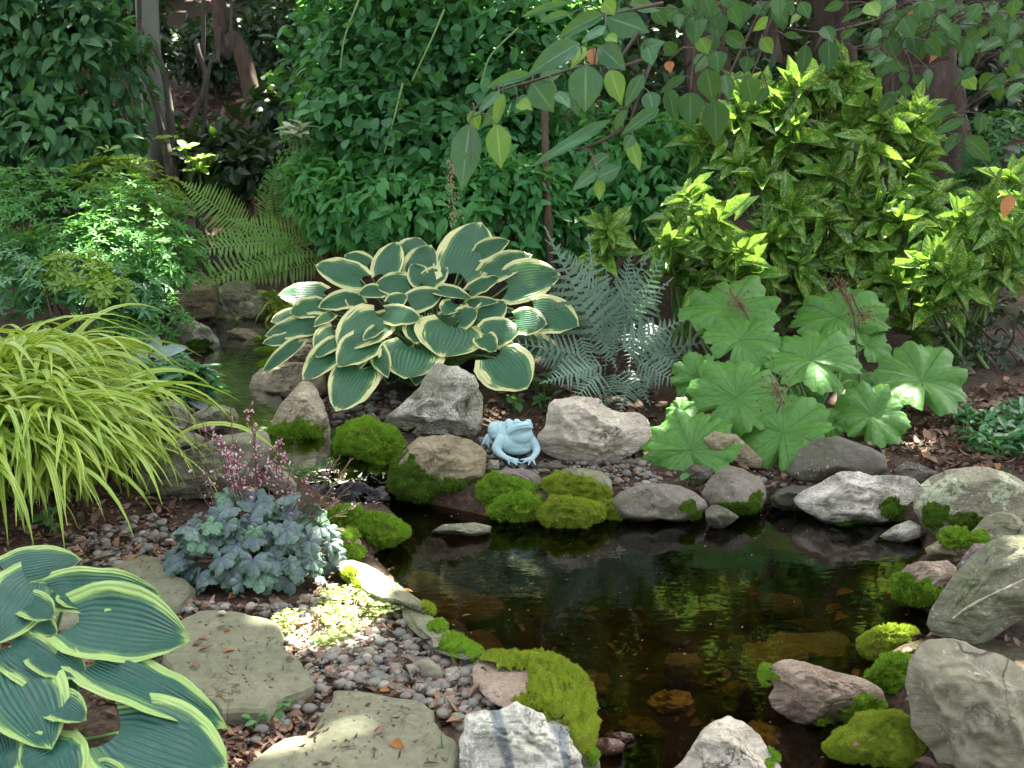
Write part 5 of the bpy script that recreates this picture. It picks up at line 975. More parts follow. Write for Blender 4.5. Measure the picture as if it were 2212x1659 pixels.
for q, s in enumerate([(960, 640, 800, 480, 210), (1000, 690, 1190, 600, 110), (900, 700, 760, 660, 120), (1060, 760, 1180, 700, 130), (1100, 700, 960, 760, 120), (1200, 790, 1410, 770, 70), (1230, 890, 1360, 940, 150), (1230, 960, 1340, 1010, 90), (1050, 800, 1000, 860, 120), (820, 720, 780, 800, 110)]):
    b, p = leaf_px(mb, SB, 'R4', s, 6.7-(s[1]-600)/400*.4, (.6, .8)); petiole(sm, c0, b, .004, .003)
mb.build('foliage', LM['silver'], t); sm.build('stems', M['green_stem'], t)
LN = leaf_tpl(LANCE, 6, 2, .35, .2)
OV = leaf_tpl(OVATE, 5, 2, .2, .2); OBOV_T = leaf_tpl(OBOV, 4, 2, .1, .15)
q = sample_px([(330, 800), (430, 790), (440, 830), (430, 880), (360, 870), (300, 830)], 40)
clump('groundcover_plant', 'glossy lance leaved groundcover beside the stream ledge', q, LN, .17, .035, LM['ground'], 91, 7, depth=6.35)
q = sample_px([(200, 660), (340, 640), (370, 690), (330, 720), (260, 720)], 30)
clump('groundcover_plant', 'lance leaved groundcover behind the golden grass', q, LN, .17, .035, LM['ground'], 92, 7)
shrub('groundcover_plant', 'sunlit pale green groundcover patch above the golden grass', [(165, 590, 75, 42, 6.6, .15), (225, 625, 50, 30, 6.5, .12)], OBOV_T, 700, .06, .022, LM['lime'], 93, 6, lump=.3, stems=4, cat='plant')
# pale herb lit by the sun on the gravel
tri = [fix_center(palm_tpl(5, 30, 3, .45, 9+k, .6)) for k in range(2)]; r = np.random.default_rng(95)
def herb(label, pts, n, seed):
    r = np.random.default_rng(seed); mb = MB(); sm = MB(); Q = sample_px(pts, n, r); H = hit(Q, False); c = H.mean(0); H[:, 2] += .025+.05*r.random(n)
    for q in range(3):
        o = np.stack([np.cos(q*2.09+r.random(n)), np.sin(q*2.09+r.random(n)), r.normal(size=n)*.1], 1); s = r.uniform(.022, .036, n); scatter(mb, tri[q % 2], H+o*.013, o, np.array([0, -.25, 1])+.2*rnd_dirs(n, r), s, s*.95, r.random(n))
    for p in H[::3]: tube(sm, curve([c+[0, 0, -.01], (c+p)/2+[0, 0, .02], p], 5), .0012, 4)
    t = thing('pale_herb', label, 'plant', c); mb.build('foliage', LM['herb'], t); sm.build('stems', M['purple_stem'], t)
herb('pale ferny herb with white green leaflets in the sun patch', [(690, 1310), (770, 1300), (880, 1305), (870, 1345), (820, 1360), (760, 1385), (740, 1400), (700, 1410), (690, 1360)], 110, 1)
herb('little sprig of pale herb at the edge of the big flagstone', [(575, 1360), (650, 1340), (660, 1370), (620, 1390), (580, 1380)], 20, 2)
OVB = leaf_tpl(ROUND, 4, 2, .2, .15)
q = list(sample_px([(2080, 920), (2130, 900), (2212, 890), (2240, 1000), (2150, 1000), (2090, 970)], 46))
clump('green_plant', 'leafy green plant on the litter behind the lichen spotted boulder', q, OV, .09, .04, LM['ground'], 96, 6)
SEED = [('tiny clover seedling at the right foot of the pale boulder', [(1372, 985), (1382, 970), (1362, 992)], .05), ('small seedling by the back of the flat oval stone', [(1490, 1050), (1510, 1045)], .06), ('seedling in the soil behind the frog statue', [(1110, 890), (1120, 880)], .07), ('broad seedling in the soil near the pale boulder', [(1165, 880), (1180, 878)], .08),
        ('tiny weed between the two flagstones', [(540, 1575), (555, 1580)], .04), ('little weed beside the chipped flagstone edge', [(600, 1555), (608, 1545)], .05), ('weed under the golden grass tips', [(115, 1150), (110, 1140)], .07), ('dark leafed seedling below the hosta next to the silvery fern', [(1190, 845), (1160, 850), (1175, 860)], .1), ('small weed at the left hand of the frog statue', [(1078, 990)], .03), ('pair of seed leaves in gravel by the pale herb', [(675, 1400), (680, 1405)], .03)]
for k, (lb, pts, s) in enumerate(SEED): clump('seedling', lb, pts, OVB, s, s*.6, LM['seed'], 100+k, 4, lift=.2, cat='seedling')
mb = MB(); t = thing('grass_blade', 'single grass blade standing at the edge of the lower flagstone', 'grass', hit([(958, 1655)], False)[0])
scatter(mb, leaf_tpl(LANCE, 6, 2, .1, .2), [origin_of(t)], [(-.06, 0, 1)], (0, -1, 0), [.1], [.008]); mb.build('blade', LM['seed'], t)
# ------------------------------------------------------------------ shrubs of the middle distance
D_ = leaf_tpl(OVATE, 5, 2, .25, .25); DS = leaf_tpl(LANCE, 3, 2, .2, .2); OB = leaf_tpl(OBOV, 4, 2, .15, .15); BIG = leaf_tpl(OVATE, 6, 2, .2, .2)
shrub('leafy_shrub', 'tall dense dark green shrub filling the top left corner', [(60, 120, 190, 190, 8.6, .5), (200, 160, 110, 170, 8.5, .4), (110, 330, 200, 130, 8.4, .5), (30, -60, 200, 150, 8.6, .5), (-60, 250, 150, 250, 8.6, .5)], D_, 5200, .125, .062, LM['dark'], 1, lump=.22, droop=.55, stems=14)
shrub('azalea', 'low fine leaved azalea mound above the stream on the left', [(110, 480, 190, 110, 7.7, .6), (300, 510, 130, 120, 7.5, .5), (30, 420, 90, 60, 8.0, .4), (380, 570, 60, 70, 7.3, .3), (200, 560, 200, 90, 7.2, .4), (330, 700, 80, 60, 6.9, .3), (240, 720, 110, 60, 6.8, .3)], OB, 11500, .052, .017, LM['azalea'], 2, 6, lump=.22, stems=8)
shrub('shrub', 'shrub with yellow green new shoots behind the azalea', [(250, 385, 80, 50, 8.1, .3), (330, 440, 60, 50, 8.0, .3)], OB, 900, .085, .028, LM['lime'], 3, 6, lump=.3, stems=5)
shrub('azalea', 'spreading azalea with glossy leaves left of the sunlit patch', [(40, 590, 110, 70, 7.0, .4), (140, 610, 120, 60, 6.8, .4), (280, 640, 90, 60, 6.9, .3)], LN, 2600, .065, .02, LM['ground'], 4, 6, lump=.3, stems=5)
shrub('vine_shrub', 'big vine covered shrub with rounded leaflets in the centre background', [(850, 150, 190, 190, 8.6, .6), (1040, 130, 190, 200, 8.5, .6), (760, 30, 130, 130, 8.8, .5), (950, 330, 180, 160, 8.3, .5), (1150, 100, 130, 150, 8.8, .5), (760, 230, 110, 100, 8.5, .4), (1230, 30, 120, 90, 9, .4)], OVB, 8600, .105, .066, LM['vine'], 5, lump=.42, droop=.25, stems=16, up=1.1)
shrub('bright_shrub', 'lighter green pointed leaf shrub under the vine shrub', [(780, 440, 110, 90, 8.2, .4), (900, 450, 130, 100, 8.0, .4), (690, 400, 70, 80, 8.4, .3), (1080, 450, 150, 120, 8.1, .5)], D_, 4200, .105, .05, LM['nandina'], 6, lump=.25, droop=.5, stems=10)
shrub('bright_shrub', 'light green pointed leaf shrub around the slender stem', [(1270, 370, 140, 110, 8.6, .5), (1400, 400, 130, 130, 8.5, .5), (1250, 480, 120, 70, 8.3, .4), (1500, 320, 110, 90, 8.8, .4), (1120, 340, 110, 90, 8.9, .4)], D_, 4400, .105, .05, LM['nandina'], 7, lump=.25, droop=.5, stems=10)
shrub('fine_shrub', 'fine dark leaved shrub beside the bright flower like leaf tuft', [(690, 330, 70, 90, 8.9, .4), (640, 400, 60, 60, 8.8, .3)], OVB, 1500, .04, .022, LM['vine'], 8, lump=.35, stems=5)
shrub('rhododendron', 'small leaved green shrub before the big dark trunk on the right', [(2080, 430, 80, 80, 8.6, .35), (2150, 350, 90, 110, 8.7, .4), (2020, 500, 70, 50, 8.4, .3)], OB, 1300, .09, .032, LM['dark'], 9, 6, lump=.3, stems=6)
shrub('shrub', 'thin dark twiggy shrub low at the right edge', [(2130, 720, 110, 80, 7.6, .4), (2050, 760, 60, 60, 7.5, .3), (2200, 640, 60, 60, 7.7, .3)], OB, 700, .06, .028, LM['under'], 10, 5, lump=.4, stems=16)
clump('variegated_sprig', 'white edged leaf tuft glowing in a sunbeam at upper centre', [(640, 282), (655, 290), (630, 292), (648, 275)], leaf_tpl(OBOV, 5, 2, .2, .1), .17, .06, leaf_mat('white_edged_leaf', (.4, .5, .3), (.6, .65, .45), .5, .3), 120, 6, depth=8.1, lift=.25)
clump('lime_shoots', 'bright lime shoots at the foot of the many stemmed tree', [(400, 320), (415, 345), (430, 365), (440, 340), (410, 370), (350, 300)], OVB, .1, .06, LM['lime'], 121, 6, depth=9.3, lift=.2)
# slender stem among the bright shrubs, with a hanging seed string near it
mb = MB(); P = at_depth([(1176, 235), (1178, 300), (1180, 400), (1186, 520), (1190, 640)], 7.75); tube(mb, curve(P, 14), .026, 10, rough=.12)
tag(mb.build('slender_trunk', M['bark_red'], loc=P[-1]), 'straight slender brown stem rising behind the painted fern', 'trunk')
mb = MB(); P = at_depth([(985, 300), (975, 400), (985, 480)], 7.3); C = curve(P, 24); tube(mb, C, .002, 4); V0, F0 = ico(1)
for k in range(120): mb.add(C[rng.integers(4, 24)]+rng.normal(size=3)*[.02, .02, .015]+V0*rng.uniform(.003, .007)*[1, 1, 1.6], F0)
tag(mb.build('seed_string', plain('dry_seeds', (.22, .18, .08), (.35, .26, .14)), loc=P[-1]), 'hanging string of dry seed husks above the variegated hosta', 'seed string')
mb = MB()
for pts, d in (([(960, 20), (930, 90), (890, 175)], 7.7), ([(775, 0), (745, 80), (735, 150)], 7.9), ([(1120, 60), (1060, 120), (1040, 180)], 7.7), ([(870, 180), (850, 260), (830, 330)], 7.8)):
    P = at_depth(pts, d); tube(mb, curve(P, 12), np.linspace(.008, .004, 12), 5)
tag(mb.build('vine_shoots', M['green_stem'], loc=P[-1]), 'pale green vine shoots drooping over the vine covered shrub', 'vine')

# ------------------------------------------------------------------ trees: trunks here, unseen shading crowns overhead
TREES = []
def tree(name, label, stems, mat, crown_xy, rough=.1):
    base = None; mb = MB()
    for pts, rads, d in stems:
        P = at_depth(pts, d) if np.ndim(d) == 0 else np.vstack([at_depth([p], q) for p, q in zip(pts, d)])
        if base is None: g = P[-1].copy(); g[2] = TF(g[None])[0]-.05; base = g
        if len(pts) and pts[-1][2:] == (): P = np.vstack([P, [P[-1][0]*.4+base[0]*.6, P[-1][1]*.4+base[1]*.6, base[2]]]) if P[-1][2] > base[2]+.1 else P
        top = P[0]; dirn = norm(P[0]-P[1]); up = max(0, 9.8-top[2]); ext = top+np.array([crown_xy[0]-top[0], crown_xy[1]-top[1], 0])*.35+np.array([0, 0, up]); P = np.vstack([[ext], P])
        C = curve(P, 40); rr = np.interp(np.linspace(0, 1, 40), np.linspace(0, 1, len(rads)+1), [rads[0]*.7]+list(rads)); tube(mb, C[::-1], rr[::-1], 18, rough=rough, seed=len(TREES))
    t = thing(name, label, 'tree', base); mb.build('trunk', mat, t); TREES.append((t, np.array(crown_xy)))
    return t
tree('big_tree', 'huge dark furrowed tree trunk behind the laurel on the right', [([(1985, 0), (1995, 200), (2010, 430), (2030, 560)], [.32, .34, .38, .46], 9.6)], M['bark_dark'], (3.6, 9.5), .16)
tree('tall_tree', 'dark straight tree trunk half hidden by the overhanging branch', [([(1795, 0), (1810, 120), (1815, 300), (1815, 420)], [.17, .18, .2, .22], 11.5)], M['bark_dark'], (1.5, 12.5), .14)
tree('tall_tree', 'brown tree trunk behind the overhanging leaves at upper centre', [([(1525, 0), (1530, 120), (1540, 260), (1545, 330)], [.22, .24, .26, .28], 12.5)], M['bark_red'], (2.5, 16.5), .14)
tree('small_tree', 'dark many stemmed small tree in front of the pale post', [([(300, 0), (325, 80), (352, 150), (370, 260), (372, 330), (374, 400)], [.022, .024, .028, .034, .045, .065], 9.6), ([(250, 60), (300, 150), (330, 200), (350, 280), (366, 350), (374, 400)], [.02, .025, .03, .04, .05, .065], 9.55), ([(440, 0), (425, 90), (445, 170), (420, 250), (390, 330), (380, 400)], [.018, .02, .024, .026, .03, .05], 9.7), ([(500, -30), (476, 60), (470, 130), (448, 175)], [.012, .014, .016, .02], 9.7)], M['bark_grey'], (-1.5, 9.5), .1)
tree('leaning_tree', 'reddish brown tree trunk leaning left on the shady slope', [([(472, 0), (505, 80), (535, 160), (556, 290)], [.085, .09, .095, .12], 12.6)], M['bark_red'], (-3.2, 14.5), .12)
tree('tall_tree', 'thin brown trunk near the top right corner', [([(2130, 0), (2140, 150), (2150, 330)], [.13, .14, .16], 12)], M['bark_dark'], (7.0, 13.5), .12)
for k, (x, d, r0, lb) in enumerate([(700, 17, .16, 'far dark trunk left of the vine covered shrub'), (590, 19, .13, 'far thin trunk above the shady slope'), (1340, 18, .17, 'far trunk behind the overhanging branch tip'), (1660, 16, .15, 'far trunk between the laurel and the brown trunk'), (40, 17, .2, 'far trunk behind the top left shrub'), (1890, 19, .2, 'far trunk beside the huge dark one')]):
    g = at_depth([(x, 100)], d)[0]; z = TF(g[None])[0]; q = project(np.array([[g[0], g[1], z]]))[0][0]
    tree('tall_tree', lb, [([(x-8+k*3, -60), (x, max(40, q[1]))], [r0, r0*1.2], d)], M['bark_dark'], (g[0]+[-1, -2, 0, 1, -4, 3][k], d-1+[2, 7, 6, 3, 1, 5][k]), .1)
mb = MB(); P = at_depth([(316, -40), (320, 60), (330, 220), (342, 390)], 10.0); C = curve(P, 20); tube(mb, C[::-1], .097, 24)
g = C[-1].copy(); tag(mb.build('pale_post', M['post'], loc=g), 'smooth pale grey green post behind the many stemmed tree', 'post')
# ------------------------------------------------------------------ crowns: an unseen leaf roof placed to shade the scene, gaps cut for sun patches
GAPS = []                                      # (place the light falls on, radius)
def gap(x, y, d, r): GAPS.append((hit([(x, y)])[0] if d < 3.76 else at_depth([(x, y)], d)[0], r))
for a in ((760, 1270, 3.0, .17), (835, 1265, 3.0, .11), (690, 1130, 4.05, .08), (650, 1090, 4.1, .05), (450, 20, 20, .14), (480, 90, 17, .12), (700, 1190, 4.0, .06), (1925, 1385, 3.0, .1), (1965, 1405, 3.0, .06), (690, 1650, 2.9, .06), (590, 1655, 2.9, .05), (2195, 1440, 3.0, .06), 
          (160, 590, 6.9, .13), (210, 620, 6.8, .1), (120, 570, 7, .08), (640, 282, 8.1, .11), (600, 515, 8.2, .15), (520, 570, 8.2, .13), (670, 500, 8.2, .09), (450, 610, 8.2, .1), (540, 630, 8.2, .09), (610, 625, 6.9, .1), (590, 690, 6.8, .09), (700, 690, 6.6, .05), (760, 1380, 3.0, .1),
          (1890, 280, 7.5, .2), (1930, 300, 7.5, .16), (1820, 330, 7.4, .07), (1640, 330, 7.4, .06), (1760, 460, 7.3, .06), (1560, 480, 7.2, .05), (1960, 420, 7.3, .06), (1850, 250, 7.8, .08), (1960, 330, 7.8, .06), (1810, 200, 7.9, .04), (1500, 360, 7.4, .05), (2190, 390, 7.3, .09), (1780, 250, 7.8, .05), (1700, 400, 7.6, .04), (1845, 705, 6.7, .05), (1775, 810, 6.2, .06), (1990, 820, 6.3, .06), (2010, 760, 6.3, .05), (1660, 700, 6.6, .04),
          (1150, 590, 6.7, .05), (460, 800, 6.5, .04), (2200, 450, 7.2, .06), (420, 330, 9.3, .12), (440, 350, 9.3, .1), (520, 280, 12.4, .1), (350, 330, 9.5, .06), (860, 90, 8.2, .05), (845, 240, 8.2, .04), (1320, 245, 8.5, .06), (1340, 270, 8.5, .05), (250, 480, 7.4, .05)):
    gap(*a)
rg = np.random.default_rng(77)
for x0, x1, y0, y1, d, m, r0, r1 in ((1460, 2200, 180, 640, 7.4, 44, .02, .07), (0, 430, 400, 640, 7.0, 9, .02, .06), (680, 1300, 0, 450, 8.1, 26, .015, .05), (580, 1240, 500, 800, 6.75, 8, .02, .045), (1400, 2080, 650, 1000, 6.2, 9, .015, .035), (0, 330, 30, 350, 8.2, 10, .015, .04)):
    for q in range(m): gap(rg.uniform(x0, x1), rg.uniform(y0, y1), d, rg.uniform(r0, r1))
GP_, GR_ = np.array([g[0] for g in GAPS]), np.array([g[1] for g in GAPS])
r = np.random.default_rng(301)
def roof(n, x0, x1, y0, y1, z0, z1): return np.column_stack([r.uniform(x0, x1, n), r.uniform(y0, y1, n), r.uniform(z0, z1, n)])
C = np.vstack([roof(28000, -2.4, 8.2, 5.8, 15.2, 10.0, 11.6), roof(34000, -8, 12, 14.8, 31, 8.5, 13)])
edge = .6*fbm(C*[.5, .5, 0], 4, 3); C = C[(C[:, 1] > 6.5+edge) & (C[:, 0] > -1.9+edge)|(C[:, 1] > 15)]
jit = .07*fbm(C*2.5, 8, 2); CL_ = r.uniform(.22, .36, len(C))
tt = ((C[:, None]-GP_[None])@SUN); dist = np.linalg.norm(C[:, None]-GP_[None]-tt[..., None]*SUN, axis=2); ok = (dist > GR_[None]++.02+.24*CL_[:, None]+jit[:, None]).all(1); C = C[ok]; CL_ = CL_[ok]
own = np.argmin(np.stack([np.linalg.norm(C[:, :2]-xy, axis=1) for _, xy in TREES], 1), 1); CT = leaf_tpl(OVATE, 3, 2, .2, .15)
for k, (t, xy) in enumerate(TREES):
    Q = C[own == k]; m = len(Q); mb = MB()
    if m < 5: continue
    l = CL_[own == k]; fd = norm(rnd_dirs(m, r)*[1, 1, .5]); scatter(mb, CT, Q-fd*l[:, None]/2, fd, SUN+.55*rnd_dirs(m, r), l, l*.8, r.random(m)); mb.build('unseen_shade_crown', LM['tree'], t)  # out-of-view leaves that block the sun except along the chosen gaps

# ------------------------------------------------------------------ branches hanging into the picture
def branch(name, label, leaves, twigs, tw_crop, depthf, seed, mat='branch'):
    r = np.random.default_rng(seed); t = None; P0 = at_depth(px(tw_crop, [twigs[0][0]]), depthf(0))[0]; t = thing(name, label, 'branch', P0); mb = {}; tw = MB(); TC = [curve(at_depth(px(tw_crop, q), depthf(.5)+.03), 24) for q in twigs]; TA = np.vstack(TC)
    for crop, sp, m in leaves:
        tpl = leaf_tpl([.15, .7, .97, 1, .9, .66, .32, .02], 10, 6, r.uniform(0, .22), r.uniform(0, .3), 0, 0, .04, seed+len(mb), 0, r.normal()*.25); d = depthf(r.random())
        b, p = leaf_px(mb.setdefault(m, MB()), tpl, crop, sp, (d, d-r.uniform(-.02, .05)), (.95, .35)); dq = np.linalg.norm(TA-b, axis=1); e = TA[dq.argmin()]
        if dq.min() < .6: tube(tw, curve([e, (e+b)/2+np.array([0, 0, .02]), b], 6), .0017, 4)
    for m in mb: mb[m].build({'branch': 'leaves', 'shade': 'leaves', 'backlit': 'backlit_yellow_leaves', 'orange': 'dead_leaf'}[m], LM[m], t)
    for k, q in enumerate(twigs): tube(tw, TC[k], np.linspace(.0055, .002, 24), 6)
    tw.build('twigs', M['twig'], t); return t
BL = [(1000, 800, 945, 1200, 195), (1010, 1060, 940, 950, 30), (1400, 480, 1090, 548, 90), (1190, 590, 1050, 720, 75), (1700, 280, 1375, 460, 160), (1440, 515, 1610, 450, 95), (1400, 530, 1540, 715, 195), (1745, 420, 1740, 712, 225), (1870, 85, 1550, 232, 115), (1880, 110, 2152, 205, 190), (1870, 170, 1720, 262, 75), (1830, 300, 2000, 450, 145), (2110, 480, 1990, 680, 105), (1900, 770, 1383, 1070, 95), (1820, 1100, 1648, 1212, 95), (1820, 1140, 1972, 1060, 115), (1890, 1000, 1738, 1090, 85), (2212, 700, 1968, 862, 95), (1370, 610, 1290, 725, 85), (1640, 580, 1700, 745, 85), (2090, 330, 2250, 262, 125), (2020, 20, 2230, 60, 90), (1640, 20, 1320, 92, 55), (2150, 590, 2180, 725, 125), (2010, 700, 1900, 852, 65), (1200, 690, 1080, 800, 90), (2050, 870, 1990, 950, 80), (1560, 590, 1640, 690, 90), (2140, 300, 2170, 420, 110), (1640, 90, 1440, 130, 60)]
YL = [(1175, 800, 1200, 1072, 165), (1010, 710, 1055, 830, 95), (1215, 600, 1150, 822, 75), (1740, 300, 1655, 412, 80), (1900, 450, 1972, 652, 135), (1860, 10, 1930, 92, 115), (2020, 885, 2092, 1090, 95), (1835, 1150, 1830, 1280, 75), (1310, 660, 1400, 700, 90), (1880, 230, 1940, 260, 80)]
branch('tree_branch', 'broad leaved branch hanging into the top centre above the slender stem', [('B', s, 'branch') for s in BL]+[('B', s, 'backlit') for s in YL]+[('B', (1790, 310, 1790, 432, 85), 'orange')], [[(2212, 330), (2000, 420), (1750, 420), (1440, 510), (1200, 580), (1050, 680), (1000, 780)], [(2180, 350), (2090, 600), (2030, 770)], [(2080, 200), (1960, 380), (1830, 530)], [(1980, 830), (1850, 900), (1720, 950), (1660, 960)], [(2240, 20), (2050, 60), (1880, 100)]], 'B', lambda u: 2.9+.25*u, 401)
CL = [(230, 100, 220, 272, 130), (330, 70, 360, 242, 155), (480, 10, 490, 162, 145), (330, 215, 300, 325, 110), (400, 200, 540, 290, 110), (290, 330, 220, 432, 95), (350, 310, 360, 432, 120), (290, 420, 330, 620, 155), (400, 450, 420, 592, 95), (190, 560, 190, 762, 165), (340, 610, 350, 862, 170), (530, 460, 572, 642, 125), (660, 530, 590, 642, 65), (540, 340, 520, 442, 95), (160, 460, 0, 562, 65), (890, 270, 868, 452, 95), (1030, 240, 1032, 432, 125), (1280, 190, 1312, 372, 105), (1000, 160, 1050, 250, 100), (60, 540, 100, 740, 100), (100, 330, 30, 250, 90), (120, 60, 20, 110, 110), (600, 20, 640, 90, 120), (1100, 230, 1200, 170, 60), (760, 210, 870, 225, 50), (1480, 110, 1540, 230, 110), (1440, 90, 1350, 160, 90), (1560, 140, 1640, 220, 90), (1860, 830, 2028, 972, 120), (1815, 805, 1742, 922, 85), (1800, 640, 1620, 730, 70), (1850, 720, 1660, 810, 70), (1960, 690, 1940, 810, 90), (1240, 60, 1100, 130, 60), (1120, 20, 1000, 60, 60), (2080, 240, 1950, 310, 100), (2100, 230, 2180, 330, 100)]
r = np.random.default_rng(411)
for q in range(120):
    x, y = r.uniform(1330, 2230), r.uniform(-20, 620)*r.uniform(.4, 1); an = r.uniform(.3, 2.9); l = r.uniform(80, 150); CL.append((x, y, x+l*math.cos(an), y+l*math.sin(an)*.9, l*r.uniform(.5, .75)))
for q in range(26):
    x, y = r.uniform(-50, 900), r.uniform(-40, 90); an = r.uniform(.3, 2.9); l = r.uniform(90, 160); CL.append((x, y, x+l*math.cos(an), y+l*math.sin(an)*.9, l*r.uniform(.55, .8)))
CY_ = [(680, 110, 565, 182, 75), (780, 15, 690, 92, 75), (620, 230, 692, 325, 95), (250, 230, 300, 320, 100), (1260, 20, 1330, 100, 110), (1850, 460, 1920, 540, 90), (850, 90, 800, 140, 50)]
branch('tree_branch', 'darker leafy branch hanging across the top right above the laurel', [('C3', s, 'shade') for s in CL]+[('C3', s, 'backlit') for s in CY_]+[('C3', s, 'orange') for s in ((2130, 1180, 2090, 1320, 80), (1700, 300, 1640, 380, 50), (60, 370, 70, 440, 60), (1500, 75, 1610, 95, 40))], [[(2230, 80), (1900, 85), (1700, 200), (1500, 290), (1150, 300)], [(1420, 70), (1290, 130), (1000, 195), (770, 170)], [(1000, 195), (940, 320)], [(420, -10), (330, 60), (230, 230), (190, 560)], [(640, 20), (500, 300), (350, 610)], [(2230, 420), (1900, 620), (1700, 760)], [(2200, 30), (2050, 200), (1850, 500)], [(700, 0), (620, 300), (560, 460)]], 'C3', lambda u: 3.0+.7*u, 402)
# ------------------------------------------------------------------ dim undergrowth on the wooded slope
for k, (x, y, rx, ry, d, lb) in enumerate([(620, 190, 50, 40, 13.2, 'low leafy bush at the foot of the leaning trunk'), (620, 230, 70, 40, 11.8, 'broad leaved bush in the shade left of the vine shrub'), (440, 110, 60, 60, 14.5, 'dark bush between the stems of the small tree'), (600, 90, 90, 70, 15.5, 'dark bush on the slope under the far trunks'), (1380, 230, 100, 70, 12.8, 'dim bush behind the broad leaved branch'), (1680, 220, 90, 70, 11.5, 'dim bush behind the top of the laurel'), (2110, 180, 80, 110, 12.2, 'dim bush at the right behind the huge trunk'), (480, 340, 90, 60, 9.9, 'dark strappy bush behind the tall arching ferns'), (1890, 120, 60, 80, 12.5, 'dark bush between the two right trunks'), (300, 60, 60, 90, 13, 'dark bush behind the pale post')]):
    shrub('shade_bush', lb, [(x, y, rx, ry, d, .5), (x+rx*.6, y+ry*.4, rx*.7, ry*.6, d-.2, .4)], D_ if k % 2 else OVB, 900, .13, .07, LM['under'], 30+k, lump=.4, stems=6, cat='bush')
mb = MB(); n = 27000; r = np.random.default_rng(501); Pq = np.column_stack([r.uniform(-9, 12, n), 11.0+r.random(n)**.9*19]); nz = fbm(np.column_stack([Pq*.55, np.zeros(n)]), 21, 3); ok = nz > -.12-.5*sstep(17, 26, Pq[:, 1]); Pq = Pq[ok]; m = len(Pq)
H = np.column_stack([Pq, TF(Pq)+r.random(m)**1.5*(.3+1.6*sstep(16, 27, Pq[:, 1]))]); l = r.uniform(.14, .3, m); scatter(mb, D_, H, rnd_dirs(m, r)*[1, 1, .6], np.array([0, -.4, 1])+.6*rnd_dirs(m, r), l, l*.5, r.random(m))
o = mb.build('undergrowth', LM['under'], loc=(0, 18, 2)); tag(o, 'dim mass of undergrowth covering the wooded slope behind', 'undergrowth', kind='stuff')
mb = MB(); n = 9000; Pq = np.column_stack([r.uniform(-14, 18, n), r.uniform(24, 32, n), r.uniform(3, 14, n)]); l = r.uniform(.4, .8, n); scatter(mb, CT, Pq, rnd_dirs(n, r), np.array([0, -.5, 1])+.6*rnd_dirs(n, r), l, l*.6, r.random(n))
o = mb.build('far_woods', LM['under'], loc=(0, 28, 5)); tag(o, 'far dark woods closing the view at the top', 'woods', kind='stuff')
# ------------------------------------------------------------------ the frog statue
def patina():
    t = NT('blue_green_patina'); p = t.pos(); n = t.noise(p, 14, 5, .7); f = t.noise(p, 70, 4, .7)
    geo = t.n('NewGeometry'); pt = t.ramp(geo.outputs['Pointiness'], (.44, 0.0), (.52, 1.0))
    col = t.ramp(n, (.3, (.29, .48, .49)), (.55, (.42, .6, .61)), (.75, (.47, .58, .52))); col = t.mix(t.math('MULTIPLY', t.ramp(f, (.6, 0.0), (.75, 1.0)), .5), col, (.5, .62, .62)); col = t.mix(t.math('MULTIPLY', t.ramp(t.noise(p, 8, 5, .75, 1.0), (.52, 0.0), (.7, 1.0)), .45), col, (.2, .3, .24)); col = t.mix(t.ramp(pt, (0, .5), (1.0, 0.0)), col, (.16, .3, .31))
    return t.pbr(col, .7, t.bump(t.math('ADD', n, t.math('MULTIPLY', f, .4)), .25, .006), .3)
M['patina'] = patina()
hf = on_z([px('FR', [(1000, 1420)])[0]], TF(on_z([px('FR', [(1000, 1420)])[0]], .11))[0]+.012)[0]; dF = (hf-CAM)@FWD; UN = dF/F*.1062
dC = dF+.42*1000*UN/1.0
def fp(x, y, z=0): return at_depth([px('FR', [(x, y)])[0]], dC-z*UN)[0]
fb = MB(); FV, FF = ico(4)
def ell(x, y, z, rx, ry, rz, roll=0.0, pitch=0.0):
    c = fp(x, y, z); V = FV*[rx, rz, ry]; cp, sp_ = math.cos(pitch), math.sin(pitch); V = np.column_stack([V[:, 0], V[:, 1]*cp-V[:, 2]*sp_, V[:, 1]*sp_+V[:, 2]*cp])
    cr, sr = math.cos(roll), math.sin(roll); V = np.column_stack([V[:, 0]*cr-V[:, 2]*sr, V[:, 1], V[:, 0]*sr+V[:, 2]*cr]); fb.add(c+V*UN, FF)
def cap(pts, rads, n=14):
    P = np.array([fp(*p) for p in pts]); C = curve(P, n); rr = np.interp(np.linspace(0, 1, n), np.linspace(0, 1, len(rads)), rads)*UN
    tube(fb, C, rr, 12); 
    for e, q in ((C[0], rr[0]), (C[-1], rr[-1])): v, f = ico(2); fb.add(e+v*q, f)
ell(1060, 960, 40, 390, 262, 300); ell(960, 860, -180, 330, 300, 330, .2); ell(850, 760, -420, 250, 230, 330, .3); ell(1080, 1050, 60, 330, 165, 260)
ell(1150, 830, 190, 262, 190, 220, .15); ell(1110, 690, 180, 270, 150, 240, .22); ell(1200, 640, 300, 180, 105, 160, .22)
cap([(900, 790, 250), (960, 735, 370), (1080, 675, 450), (1230, 640, 480), (1340, 640, 400), (1385, 670, 300)], [24, 30, 34, 36, 32, 24], 24)
cap([(905, 740, 250), (980, 680, 350), (1100, 620, 420), (1240, 590, 440), (1340, 590, 370), (1370, 620, 290)], [30, 40, 46, 46, 42, 30], 24)
ell(1070, 545, 210, 78, 66, 80); ell(1300, 545, 260, 70, 62, 76); ell(1320, 520, 250, 40, 36, 40); ell(1060, 520, 200, 50, 45, 50); ell(905, 550, -40, 78, 75, 130, -.5); ell(950, 600, 20, 120, 80, 160, .2)
ell(620, 710, -330, 150, 185, 230, .15); ell(735, 650, -320, 100, 125, 220, -.3); ell(640, 790, -300, 130, 110, 200)
